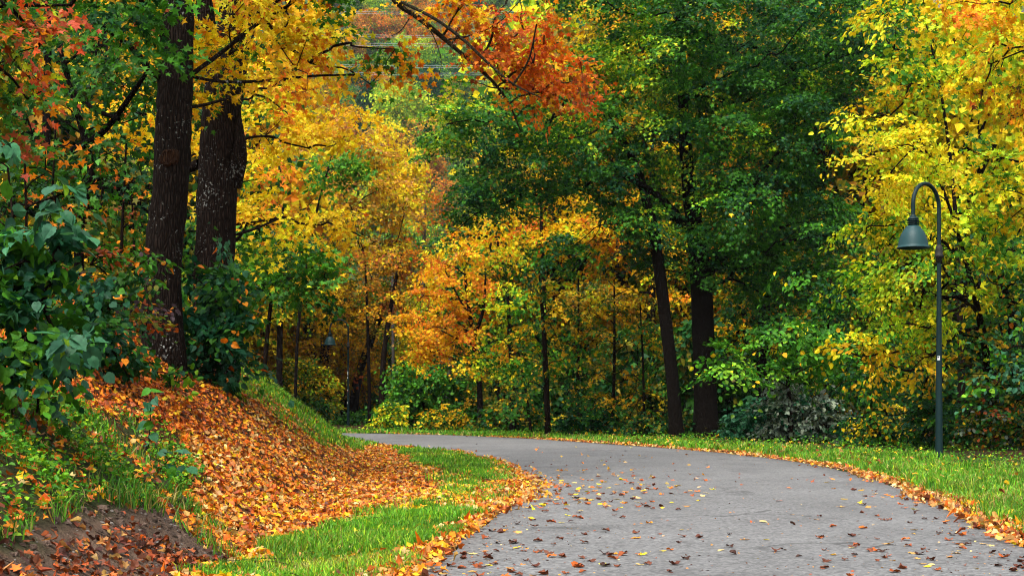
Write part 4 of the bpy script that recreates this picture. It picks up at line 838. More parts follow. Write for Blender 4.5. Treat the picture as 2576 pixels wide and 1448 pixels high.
plant('maple_tree', 'low golden understory tree hanging behind the distant lamp', 'tree', 84,
    [(745, 1068, 12), (748, 960, 10), (752, 860, 8), (756, 780, 5)],
    [cr([(620, 760), (700, 720), (860, 720), (960, 800), (950, 950), (900, 1010), (800, 960), (700, 1000), (630, 960)], 1.8, .8, .16, 'gold:5 yellow:3 ochre:3 olive:2', .9, spray=.5, k=.8, face=.8)], bark=M_BARK, trunk_sides=8)
plant('maple_tree', 'thin dark trunk at the crest of the grassy bank, yellow foliage above', 'tree', 60,
    [(702, 1050, 18), (704, 850, 15), (708, 650, 10), (712, 520, 6)],
    [cr([(600, 620), (700, 560), (800, 600), (800, 760), (720, 860), (640, 900), (600, 800)], 2, .9, .16, 'yellow:3 gold:3 olive:4 lime:2 green:2', 0.90, spray=.55, k=.42)], bark=M_BARK, trunk_sides=9)
plant('maple_tree', 'leaning dark trunk right of the distant lamp under olive foliage', 'tree', 79,
    [(884, 1068, 26), (900, 950, 22), (935, 850, 18), (970, 760, 13), (1000, 690, 8)],
    [cr([(860, 700), (960, 640), (1050, 700), (1010, 800), (960, 890), (890, 940), (840, 900)], 2.2, .95, .17, 'olive:4 ochre:4 gold:3 green:2 rust:1', 0.90, spray=.6, k=.42)], bark=M_BARK, trunk_sides=9)
plant('maple_tree', 'rust red tree with thin branches, left of the bright orange maple', 'tree', 63,
    [(960, 1060, 16), (965, 900, 14), (985, 760, 10), (1010, 640, 6)],
    [cr([(900, 640), (1000, 600), (1090, 640), (1075, 720), (1010, 790), (930, 780)], 1.4, .75, .14, 'rust:2 orange:2 ochre:3 olive:3 gold:2', 0.90, spray=.45, k=.5, twig=.8)], bark=M_TWIG, trunk_sides=8)
plant('cherry_tree', 'sparse tawny twigged tree in the slot under the valley view', 'tree', 80,
    [(1060, 1060, 14), (1062, 800, 12), (1068, 560, 8), (1072, 440, 4)],
    [cr([(1015, 430), (1075, 425), (1120, 500), (1120, 640), (1030, 660), (1000, 560)], 1.6, .9, .16, 'orange:3 deep:2 yellow:2 lime:2 tan:2', .35, spray=.5, k=.5, twig=1)], bark=M_GREYB, trunk_sides=8, tw=1.8)
plant('maple_tree', 'bright orange maple with dark forked stem beside the far verge', 'tree', 50.5,
    [(1208, 1072, 15), (1206, 960, 14), (1198, 880, 14), (1190, 840, 13), (1178, 760, 10), (1170, 690, 7)],
    [cr([(1060, 650), (1130, 625), (1190, 640), (1240, 700), (1225, 790), (1200, 850), (1150, 900), (1110, 935), (1030, 930), (995, 880), (1000, 800), (1050, 740)], 1.5, .62, .125, 'orange:5 gold:6 tan:.8 deep:1 yellow:1', 0.90, spray=.42, k=.5, clear=.4, odd=('deep:1 yellow:1', .06), twig=.7)], bark=M_BARK, trunk_sides=10, tw=1.3,
    extra=[([(1192, 850, 10, 50.3), (1215, 780, 8, 50), (1222, 690, 5, 49.7)], 0), ([(1184, 800, 7, 50.1), (1150, 740, 5, 49.7), (1120, 680, 3, 49.5)], 0), ([(1196, 870, 6, 50.1), (1150, 850, 5, 49.7), (1110, 830, 3, 49.5)], 0)])
plant('ash_sapling', 'pale grey slender trunk in front of the green thicket below the orange maple', 'sapling', 58,
    [(1127, 1060, 10), (1128, 1000, 10), (1130, 930, 9), (1136, 840, 6)], [cr([(1090, 820), (1180, 820), (1200, 930), (1100, 940)], .8, .5, .12, 'gold:4 orange:3 green:2', .3, spray=.35, k=.4)], bark=M_GREYB, trunk_sides=8)
plant('maple_tree', 'green and yellow tipped maple to the right of the bright orange maple', 'tree', 47.5,
    [(1290, 1078, 16), (1288, 950, 14), (1282, 820, 11), (1275, 720, 6)],
    [cr([(1210, 745), (1290, 715), (1345, 770), (1400, 860), (1400, 930), (1330, 960), (1250, 965), (1170, 935), (1150, 905), (1240, 860)], 1.4, .6, .135, 'green:5 leafgreen:4 lime:2 grassy:2 yellow:1.2', 0.90, spray=.42, k=.5, patches=[(1240, 760, 45, 'yellow:3 lime:3', .7), (1180, 915, 45, 'gold:4 yellow:3', .8), (1290, 880, 40, 'gold:3 orange:2', .7), (1330, 850, 30, 'gold:3', .6)])], bark=M_BARK, trunk_sides=9)
plant('maple_tree', 'luminous yellow maple behind the orange one, under the dark green boughs', 'tree', 56,
    [(1370, 1078, 18), (1368, 850, 16), (1365, 650, 12), (1360, 500, 6)],
    [cr([(1070, 600), (1200, 560), (1240, 520), (1400, 470), (1540, 500), (1520, 600), (1400, 650), (1300, 690), (1200, 680), (1090, 660)], 2, .9, .165, 'yellow:5 gold:4 lime:1.5 orange:1.5', 0.90, spray=.55, k=.48, patches=[(1320, 570, 40, 'deep:3 orange:2', .7)], odd=('green:1 lime:1', .06))], bark=M_BARK, trunk_sides=9)
# saplings and thin trunks under the big green maple
for (x0, y0, x1, y1, w, dd, box, pl, lab) in [
    (1378, 1082, 1358, 690, 15, 43.5, (1300, 690, 1450, 1040), 'green:3 leafgreen:4 gold:2 dark:2', 'straight dark thin trunk left of the twin-trunk green maple, patchy yellow green leaves'),
    (1448, 1085, 1455, 700, 9, 45, (1400, 690, 1540, 1060), 'leafgreen:4 dark:2 gold:2 yellow:1.5 olive:2', 'spindly sapling with yellow dotted foliage, midway between thin trunk and twin trunks'),
    (1540, 1090, 1545, 720, 9, 44, (1480, 690, 1640, 1060), 'green:3 olive:3 gold:3 yellow:1.5 leafgreen:2', 'slim sapling with golden leaf flecks immediately left of the leaning twin trunk'),
    (1620, 1095, 1610, 760, 7, 43, (1560, 780, 1680, 1070), 'leafgreen:4 olive:3 green:2 yellow:1', 'dim olive sapling tucked against the leaning trunk'),
    (1335, 1080, 1300, 860, 8, 47, (1240, 900, 1380, 1060), 'leafgreen:3 dark:3 olive:2 gold:1', 'crooked thin stem in the shade below the yellow tipped maple'),
    (1250, 1075, 1255, 840, 6, 52, (1190, 930, 1300, 1050), 'leafgreen:3 olive:3 gold:1 green:1', 'very thin stem in the gap below the bright orange maple')]:
    plant('maple_sapling', lab, 'sapling', dd, [(x0, y0, w), ((x0 + x1) / 2 + 3, (y0 + y1) / 2, w * .85), (x1, y1, w * .45)],
        [cr([(box[0], box[1]), (box[2], box[1]), (box[2] + 10, (box[1] + box[3]) / 2), (box[2], box[3]), (box[0], box[3])], 1.1, .6, .12, pl, .36, spray=.4, k=.38, odd=('gold:3 orange:1', .08))], bark=M_TWIG, trunk_sides=8, mat=M_GREEN)
# ------------------------------------------------------------------ the big green maple: two trunks, two trees grown into one dome
GREENP = 'dark:3.5 teal:1.4 leafgreen:5 green:4'
LP = 'lightgreen:4 green:3 lime:3 yellow:.8'
plant('field_maple', 'huge dark green maple with thick straight black trunk right of the road bend', 'tree', 41,
    [(1778, 1100, 60), (1773, 960, 57), (1770, 860, 56), (1764, 720, 54), (1752, 600, 48), (1735, 480, 38), (1722, 330, 30), (1715, 150, 22), (1712, -50, 16), (1710, -250, 8)],
    [cr([(1380, -70), (2250, -70), (2250, 130), (2190, 230), (2130, 330), (2090, 440), (2170, 540), (2150, 650), (2060, 760), (1930, 770), (1850, 720), (1760, 730), (1640, 700), (1560, 640), (1600, 540), (1590, 400), (1500, 240), (1420, 120)], 3.2, .95, .112, GREENP, 1.05, flat=1.0, face=.5, droop=.45, spray=.46, k=.52, odd=('yellow:1 lime:2', .01), twig=.35,
        patches=[(1560, 190, 120, LP, .95), (1700, 450, 110, LP, .9), (1640, 260, 70, LP, .6), (1890, 300, 70, LP, .35), (1660, 560, 70, LP, .5), (1620, 60, 80, LP, .35), (1790, 250, 50, LP, .4), (2050, 150, 60, LP, .3), (1450, 110, 60, LP, .5)])],
    mat=M_GREEN, bark=M_BARKK, trunk_sides=16, limb_r=.022, extra=[([(1768, 700, 30, 41), (1830, 620, 26, 40.6), (1880, 540, 20, 40.2), (1900, 460, 14, 40), (1960, 380, 8, 39.6)], 0), ([(1755, 620, 28, 41), (1700, 540, 22, 40.4), (1640, 480, 16, 40), (1560, 440, 9, 39.5)], 0), ([(1760, 690, 14, 41), (1900, 640, 11, 40.3), (2010, 600, 8, 39.8), (2120, 590, 4, 39.4)], 0)])
plant('field_maple', 'slimmer leaning black trunk beside the thick one, dark boughs sweeping over the road bend', 'tree', 40,
    [(1704, 1108, 34), (1692, 960, 32), (1676, 820, 31), (1660, 690, 29), (1640, 560, 26), (1600, 420, 20), (1540, 310, 15), (1480, 240, 9)],
    [cr([(1070, 335), (1110, 230), (1150, 190), (1230, 215), (1330, 240), (1420, 220), (1520, 240), (1600, 400), (1620, 540), (1560, 640), (1490, 660), (1400, 700), (1320, 660), (1340, 600), (1420, 540), (1330, 520), (1230, 560), (1110, 630), (1090, 560), (1110, 500), (1050, 440)], 2.6, .9, .108, GREENP, 1.05, flat=1.0, face=.5, droop=.45, spray=.44, k=.54, odd=('yellow:1 lime:1', .008), twig=.35,
        patches=[(1130, 270, 90, LP + ' yellow:2', .75), (1110, 370, 45, LP, .9), (1480, 320, 80, LP, .6), (1300, 360, 60, LP, .3)])],
    mat=M_GREEN, bark=M_BARKK, trunk_sides=14, limb_r=.02)
plant('field_maple', 'green tree with bent dark trunk standing behind the right half of the huge maple', 'tree', 47,
    [(1915, 1085, 34), (1920, 900, 32), (1925, 740, 28), (1950, 560, 22), (1970, 350, 16), (1990, 120, 8)],
    [cr([(1850, 560), (2000, 480), (2180, 520), (2230, 700), (2150, 830), (1980, 880), (1840, 800)], 2, 1.0, .155, 'dark:4 leafgreen:4 green:2 gold:1', .7, spray=.5, k=.42), cr([(1880, -70), (2300, -70), (2260, 200), (2150, 450), (1950, 400)], 2, 1.2, .16, 'dark:4 leafgreen:3 green:2 lime:.6', .72, spray=.55, k=.45)], mat=M_GREEN, bark=M_BARK, trunk_sides=10)
plant('maple_tree', 'yellow tree seen only through gaps behind the twin-trunk green maple', 'tree', 58,
    [(1640, 1070, 20), (1640, 700, 16), (1640, 300, 10), (1640, 0, 6)],
    [cr([(1330, 150), (1500, 0), (2200, 0), (2200, 800), (1800, 900), (1500, 850), (1330, 700)], 1.6, 1.3, .22, 'yellow:4 gold:4 lime:2 orange:1 olive:2', .7, spray=.75, k=.42, shp=MAPLE2, twig=0)], bark=M_BARK, trunk_sides=8)
# ------------------------------------------------------------------ right: hazels, elms, maples behind the lamp
plant('hazel_tree', 'bright green spreading hazel right of the thick black trunk', 'tree', 35.5,
    [(1990, 1105, 14), (1985, 1000, 11), (1975, 900, 8), (1960, 820, 4)],
    [cr([(1760, 965), (1800, 880), (1880, 835), (1980, 815), (2100, 830), (2190, 900), (2190, 980), (2080, 985), (1960, 950), (1860, 985)], 1.4, .6, .135, 'green:5 grassy:4 leafgreen:3 lightgreen:1', .8, spray=.45, k=.52, shp=OVAL1, odd=('yellow:2 gold:1', .03), droop=.3)], mat=M_GREEN, bark=M_TWIG, wood='stem', trunk_sides=8)
plant('hazel_tree', 'deep green hazel filling the shade above the bright green one', 'tree', 38,
    [(2080, 1095, 14), (2080, 950, 11), (2085, 800, 8), (2090, 700, 4)],
    [cr([(1900, 720), (2050, 690), (2200, 660), (2280, 760), (2260, 1000), (2150, 1060), (2050, 1000), (1930, 850)], 1.5, .75, .14, 'leafgreen:4 dark:3 green:3 grassy:1', .75, spray=.5, k=.48, shp=OVAL1, odd=('yellow:2', .04))], mat=M_GREEN, bark=M_TWIG, wood='stem', trunk_sides=8)
plant('elm_tree', 'lime yellow elm with pointed sprays fanning left behind the near lamp', 'tree', 29.2,
    [(2500, 1125, 26, 32.5), (2490, 950, 24, 32), (2460, 780, 16), (2420, 620, 10), (2370, 470, 7), (2310, 340, 4)],
    [cr([(2095, 290), (2180, 265), (2290, 300), (2400, 400), (2440, 560), (2390, 620), (2290, 610), (2230, 560), (2130, 450), (2115, 390), (2200, 370)], 1.3, .5, .108, 'yellow:4 lemon:5 lime:3.5', .95, spray=.38, k=.46, shp=ELM0, droop=.3, clear=.3, twig=.6),
     cr([(2120, 590), (2210, 530), (2330, 590), (2440, 600), (2460, 760), (2380, 860), (2290, 900), (2180, 880), (2130, 850), (2160, 770), (2100, 690), (2170, 640)], 1.3, .5, .108, 'lime:6 lemon:3 yellow:2 lightgreen:4 green:2', .95, spray=.38, k=.46, shp=ELM0, droop=.3, patches=[(2330, 640, 90, 'green:4 bluegreen:2 lightgreen:3', .8), (2200, 870, 60, 'yellow:4 gold:3', .7)], clear=.3, twig=.6),
     cr([(2040, 880), (2110, 850), (2200, 870), (2340, 850), (2380, 920), (2300, 960), (2180, 940), (2100, 900)], .7, .38, .12, 'yellow:4 gold:3 lime:2', .4, spray=.3, k=.45, shp=ELM0, clear=.2, twig=.6)],
    bark=M_TWIG, trunk_sides=9, tw=1.0)
plant('elm_tree', 'mixed green and yellow elm at the upper right behind the lime yellow one', 'tree', 33.5,
    [(2420, 1110, 22), (2415, 800, 16), (2400, 500, 10), (2370, 250, 7), (2330, 60, 4)],
    [cr([(2150, 60), (2230, -70), (2360, -70), (2400, 60), (2420, 260), (2350, 320), (2220, 330), (2085, 330), (2150, 250), (2200, 150)], 1.5, .62, .13, 'yellow:4 lime:4 gold:1.2 green:3 lemon:1', .68, spray=.42, k=.46, shp=OVAL1, patches=[(2310, 120, 75, 'green:4 leafgreen:3 lightgreen:1', .85), (2180, 250, 80, 'yellow:4 gold:2 olive:1', .6)], clear=.4, twig=.8)], bark=M_TWIG, trunk_sides=9, tw=1.2)
plant('maple_tree', 'orange gold maple hanging into the upper right corner', 'tree', 25.2,
    [(2790, 1130, 50), (2785, 800, 44), (2760, 500, 36), (2720, 200, 26), (2680, -80, 14)],
    [cr([(2370, 40), (2390, -70), (2660, -70), (2660, 380), (2560, 350), (2470, 310), (2410, 260), (2380, 200), (2420, 130)], 1.4, .55, .125, 'gold:6 orange:1.6 yellow:5 lime:1.5', .8, spray=.4, k=.5, patches=[(2480, 180, 80, 'lime:3 yellow:3 green:2', .6), (2540, 250, 60, 'gold:3 olive:2 brown:1', .5)], odd=('deep:2 brown:1', .04), clear=.4)], bark=M_BARK, trunk_sides=10)
plant('maple_tree', 'yellow green maple at the right edge just above the lamp height', 'tree', 27.8,
    [(2700, 1130, 36), (2690, 850, 32), (2660, 600, 24), (2620, 400, 14), (2590, 300, 8)],
    [cr([(2400, 330), (2480, 340), (2660, 400), (2660, 680), (2560, 700), (2470, 620), (2420, 520)], 1.3, .55, .125, 'yellow:3 lime:5 green:4 gold:1', .52, spray=.4, k=.48, clear=.3)], bark=M_BARK, trunk_sides=9)
plant('elm_tree', 'dark leafy elm with long thin boughs behind the lamp post', 'tree', 30.5,
    [(2560, 1120, 22, 33), (2555, 950, 20, 32.5), (2540, 780, 18), (2500, 650, 12), (2460, 560, 6)],
    [cr([(2380, 560), (2480, 560), (2660, 640), (2660, 1000), (2560, 1060), (2440, 1000), (2400, 880), (2390, 720)], 1.4, .55, .12, 'green:4 leafgreen:4 bluegreen:2 olive:2 dark:2', .68, spray=.4, k=.44, shp=OVAL1, odd=('gold:3 yellow:3 orange:1', .12), patches=[(2430, 900, 80, 'gold:3 olive:3 yellow:2', .7), (2560, 650, 90, 'lightgreen:2 green:3', .5)], clear=.3, twig=.7),
     cr([(2120, 900), (2230, 880), (2400, 860), (2420, 1060), (2250, 1080), (2150, 1040)], 1.0, .55, .12, 'leafgreen:4 dark:3 green:2 gold:2', .42, spray=.4, k=.42, shp=OVAL1, d=32, odd=('yellow:3 gold:2', .10), clear=.1)],
    mat=M_GREEN, bark=M_BARK, trunk_sides=9, extra=[([(2555, 760, 8, 30.3), (2480, 740, 7, 29.6), (2380, 745, 5, 29.2), (2250, 712, 3, 29)], 0), ([(2560, 900, 7, 30.4), (2470, 850, 6, 29.8), (2380, 845, 4, 29.5), (2290, 880, 3, 29.2)], 0), ([(2550, 840, 7, 30.4), (2600, 770, 5, 29.5), (2650, 760, 3, 29)], 0)])
plant('hazel_bush', 'cool green hazel shoots reaching in at the right edge beside the lamp', 'bush', 26.5,
    [(2640, 1120, 14), (2635, 980, 11), (2620, 860, 7), (2580, 800, 4)],
    [cr([(2440, 930), (2480, 860), (2540, 800), (2640, 790), (2650, 980), (2580, 990), (2500, 960), (2450, 1000)], .7, .38, .115, 'bluegreen:5 green:3 teal:3 lightgreen:1', .7, spray=.3, k=.5, shp=OVAL1, face=.8, odd=('yellow:2', .03))], mat=M_GREEN, bark=M_TWIG, wood='stem', limb='shoot', leaf='foliage', trunk_sides=8)

# ------------------------------------------------------------------ shrubs along the forest edge
for (lab, d, poly, pl, L, shp, odd) in [
    ('teal green round-leaved bush at the foot of the thick black trunk', 37.5, [(1815, 1120), (1835, 1040), (1870, 1000), (1930, 1010), (1950, 1060), (1945, 1115)], 'teal:4 bluegreen:4 dark:1', .13, OVAL1, None),
    ('silver grey leaved bush, taller left half of the grey pair', 36, [(1900, 1115), (1905, 1020), (1945, 960), (1990, 950), (2040, 1010), (2045, 1112)], 'grey:6 greylight:2.5 teal:1.5', .125, OVAL1, None),
    ('silver grey leaved bush, lower half of the grey pair, next to yellow sprigs', 35.5, [(2010, 1115), (2020, 1010), (2070, 975), (2125, 1000), (2150, 1060), (2130, 1115)], 'grey:6 greylight:2 teal:1 dark:1', .12, OVAL1, None),
    ('low bush sprinkled with yellow leaves right of the grey pair', 34, [(2110, 1125), (2120, 1070), (2180, 1030), (2260, 1010), (2300, 1060), (2290, 1130)], 'dark:3 leafgreen:4 teal:2 yellow:1.4 gold:.8', .105, OVAL1, ('yellow:3 gold:2', .10)),
    ('tangled dark green bush behind the foot of the near lamp', 31.5, [(2270, 1130), (2280, 1040), (2330, 1000), (2400, 1010), (2440, 1080), (2430, 1135)], 'leafgreen:4 dark:3 bluegreen:2 green:1.5', .10, OVAL1, ('gold:2 orange:1', .05)),
    ('brownish tangled bush at the right edge past the lamp', 30, [(2400, 1135), (2420, 1040), (2500, 960), (2640, 1000), (2650, 1135)], 'dark:3 leafgreen:3 olive:2 rust:1 grey:1', .10, OVAL1, ('gold:2 orange:1 greylight:1', .08)),
    ('dark low bush under the leaning trunk', 41.5, [(1560, 1108), (1570, 1060), (1640, 1030), (1750, 1040), (1830, 1070), (1830, 1115), (1700, 1118)], 'dark:5 leafgreen:3 olive:2', .11, OVAL1, ('gold:1 orange:1', .03)),
    ('dark green bush with bluish leaves left of the slim sapling', 43.5, [(1400, 1095), (1410, 1040), (1470, 1010), (1540, 1030), (1570, 1100)], 'dark:4 teal:3 leafgreen:3', .12, OVAL1, ('gold:1', .04)),
    ('green thicket at the far verge below the bright orange maple', 57, [(945, 1080), (960, 980), (1010, 910), (1090, 920), (1170, 970), (1200, 1080)], 'green:4 leafgreen:5 grassy:2 dark:1', .15, OVAL1, ('yellow:1', .03)),
    ('yellow-leaved low bush near the distant lamp', 54, [(935, 1082), (945, 1030), (985, 1000), (1020, 1030), (1025, 1082)], 'yellow:3 lime:3 green:3 leafgreen:2', .13, OVAL1, None),
    ('golden dotted low bush in front of the green thicket', 53.5, [(1050, 1085), (1060, 1040), (1110, 1020), (1170, 1040), (1180, 1088)], 'gold:3 yellow:2 green:3 leafgreen:3', .13, OVAL1, None),
    ('low dark hedge-like bush under the crooked thin stem', 50, [(1190, 1085), (1200, 1030), (1290, 1010), (1380, 1030), (1400, 1092)], 'leafgreen:4 dark:3 olive:2 green:1', .13, OVAL1, ('gold:2', .05)),
    ('shady green bush at the foot of the distant dark trunks', 72, [(640, 1060), (660, 1000), (740, 990), (830, 1010), (860, 1068), (700, 1066)], 'leafgreen:4 dark:3 olive:2', .17, OVAL1, ('gold:2', .04)),
    ('sunlit yellow green bush under the twin dark stems left of the distant lamp', 73, [(620, 1066), (640, 960), (700, 900), (790, 900), (850, 960), (860, 1068)], 'gold:3 lime:3 green:4 olive:2 yellow:2', .16, OVAL1, None),  # lit look is put into its gold and lime leaves, in a dark gap
    ('low weedy bush around the base of the distant lamp', 70, [(830, 1068), (850, 1045), (900, 1032), (960, 1040), (970, 1072)], 'green:3 leafgreen:4 dark:2', .15, OVAL1, None)]:
    x0 = float(np.mean([p[0] for p in poly])); y1 = max(p[1] for p in poly); y0 = min(p[1] for p in poly); r = (y1 - y0) * d / F * .24; r = min(max(r, .28), .6)
    plant('bush', lab, 'bush', d, [(x0, y1, 8), (x0 + 3, (y0 + y1) / 2, 6), (x0, y0 + 15, 3)], [cr(poly, .9, r, L, pl, .85, spray=r * .7, k=1.0, shp=shp, odd=odd, face=.8, droop=.4, clear=.1)], mat=M_GREEN, bark=M_TWIG, wood='stem', limb='shoot', leaf='foliage', trunk_sides=7, split=False)

# ------------------------------------------------------------------ the wood behind: rows of copies of a few trees
def proto(name, palette, H, Wd, L, seed, label, cat='tree', group=None, conifer=False, mat=None, clear=.18):
    rng = np.random.default_rng(seed); root = empty(name, (0, 0, 0), label, cat, group); w = Wood()
    P = np.array([(0, 0, -.3), (rng.normal() * .2, 0, H * .35), (rng.normal() * .3, 0, H * .7), (0, 0, H * .97)]); S = spline(P, 14); rad = np.linspace(.022 * H, .02, 14); w.tube(S, rad, 8)
    if conifer:
        lev = np.linspace(.12, .97, 13); Cn = []; Rr = []
        for t in lev:
            rr = Wd * .5 * (1 - t) ** .85 + .15; k = max(1, int(rr * 4))
            for a in np.arange(k) / k * 6.283 + rng.uniform(0, 6): Cn.append((rr * .7 * math.cos(a), rr * .7 * math.sin(a), t * H)); Rr.append(rr * .42 + .25)
        Cn = np.array(Cn); Rr = np.array(Rr)
    else:
        Cn = []
        while len(Cn) < max(16, int(40 * (H / 14))):
            v = rng.uniform(-1, 1, 3); rr = np.linalg.norm(v)
            if rr < 1 and rr > .35: Cn.append((v[0] * Wd * .45, v[1] * Wd * .45, H * (clear + (1 - clear) * .5) + v[2] * H * (1 - clear) * .46))
        Cn = np.array(Cn); Rr = rng.uniform(.13, .2, len(Cn)) * Wd
        for c in Cn:
            a = np.array([0, 0, max(c[2] * .7 - .5, H * .15)]); w.tube(spline(np.array([a, (a + c) / 2 + rng.normal(size=3) * .2, c]), 5), np.linspace(.006 * H, .015, 5), 5)
    V, T, cc, _, _ = crown_leaves(Cn, Rr, L, .5, pal(palette), QUAD, rng, spray=L * 3.6, droop=.6 if conifer else .35, flat=.5, face=.8)
    w.build('trunk', M_BARK, root); link('crown', tri_mesh('crown', V, T, mat or M_LEAF, cc), root)
    return root
def copy_tree(src, loc, rz, s, label, group):
    r = src.copy(); COL.objects.link(r); r.location = loc; r.rotation_euler = (0, 0, rz); r.scale = (s, s, s); r['label'] = label; r['group'] = group
    for ch in list(src.children):
        c = ch.copy(); COL.objects.link(c); c.parent = r
    return r
def build_wood():
    g = rng_for('wood')
    kinds = {'gold': ('yellow:5 gold:5 orange:.8 ochre:1', 'golden tree'), 'olive': ('olive:4 ochre:3 leafgreen:3 gold:2', 'olive tree'), 'green': ('leafgreen:4 dark:3 green:2 lime:.5', 'dark green tree'), 'yellow': ('lemon:2 yellow:5 lime:3 green:1', 'yellow green tree'), 'orange': ('orange:4 deep:2 gold:3 tan:1', 'orange tree')}
    protos = {}
    rows = [(66, 700, 960, 430, 650), (80, 560, 1000, 370, 560)]
    spots = []
    for (y, step) in ((62, 165), (76, 150), (92, 140)):
        for px in np.arange(-260, 2860, step): spots.append((px + g.uniform(-40, 40), y + g.uniform(-5, 5)))
    phr = lambda px: ('at the far left of the wood' if px < 300 else 'behind the forked trunk' if px < 720 else 'beyond the distant lamp' if px < 1060 else 'behind the bright orange maple' if px < 1400 else 'behind the twin-trunk green maple' if px < 2100 else 'behind the near lamp')
    for px, y in spots:
        if px < 420: kk = g.choice(['green', 'olive', 'green', 'gold', 'olive'])
        elif px < 700: kk = g.choice(['gold', 'gold', 'yellow', 'green', 'olive'])
        elif px < 1250: kk = g.choice(['olive', 'yellow', 'gold', 'green'])
        elif px < 1700: kk = g.choice(['gold', 'olive', 'green', 'yellow'])
        elif px < 2150: kk = g.choice(['green', 'green', 'yellow', 'olive', 'green'])
        else: kk = g.choice(['yellow', 'green', 'olive', 'yellow'])
        x = (px - CX) * y / F; z = float(ground_z(x, y)); top = -150.
        if (y < 70 and 590 < px < 1080) or (70 < y < 88 and 600 < px < 1000): continue
        if 600 < px < 1080: y = max(y, 82.); x = (px - CX) * y / F; z = float(ground_z(x, y))
        if 800 < px < 1370: top = 620. if px < 1150 else 520.
        elif 660 < px < 1430: top = 380.
        Hn = (1 + (HY - top) * y / F - z) * g.uniform(.9, 1.05); dist = 'first' if y < 69 else 'second' if y < 84 else 'third'
        lab = f'{kinds[kk][1]} in the {dist} row, {phr(px)}'; grp = f'{kinds[kk][1]}s in the {dist} row of the wood, {phr(px)}'
        key = kk
        if key not in protos:
            protos[key] = proto('forest_tree', kinds[kk][0], 14, 7.5, .30, zlib.crc32(kk.encode()), lab, group=grp, clear=.10, mat=M_GREEN if kk == 'green' else M_LEAF); o = protos[key]; o.location = (x, y, z - .1); o.scale = (Hn / 14,) * 3; o.rotation_euler = (0, 0, g.uniform(0, 6)); continue
        o = copy_tree(protos[key], (x, y, z - .1), g.uniform(0, 6.28), Hn / 14, lab, grp)
        if Hn < 10: o.scale = (max(Hn / 14, .62),) * 2 + (Hn / 14,)
build_wood()
def build_undergrowth():
    g = rng_for('undergrowth'); K = {'d': ('dark:4 leafgreen:4 olive:2', 'dark green bush'), 'o': ('olive:4 leafgreen:3 gold:1.2 ochre:1', 'olive bush')}; P = {}
    for y, step in ((57, 120), (72, 110), (98, 110)):
        for px in np.arange(-200, 2800, step):
            if (y == 57 and 560 < px < 1230) or (y == 72 and 580 < px < 1030): continue
            px2 = px + g.uniform(-30, 30); k = 'd' if g.uniform() < .65 else 'o'; y_ = 82 if (y == 72 and 620 < px2 < 1020) else y; x = (px2 - CX) * y_ / F; z = float(ground_z(x, y_)); s = g.uniform(.8, 1.3) * (1 if y < 90 else 1.6)
            where = 'behind the forked trunk' if px < 720 else 'beyond the distant lamp' if px < 1060 else 'behind the bright orange maple' if px < 1400 else 'behind the twin-trunk green maple' if px < 2100 else 'behind the near lamp'; row = 'front' if y == 57 else 'middle' if y == 72 else 'rear'
            lab = f'{K[k][1]} in the {row} undergrowth, {where}'; grp = f'{K[k][1]}es in the {row} undergrowth, {where}'
            if k not in P:
                P[k] = proto('undergrowth_bush', K[k][0], 3.4, 4.2, .24, zlib.crc32(('u' + k).encode()), lab, 'bush', grp, clear=.0, mat=M_GREEN); P[k].location = (x, y_, z - .1); P[k].scale = (s,) * 3
            else: copy_tree(P[k], (x, y_, z - .1), g.uniform(0, 6.28), s, lab, grp)
build_undergrowth()

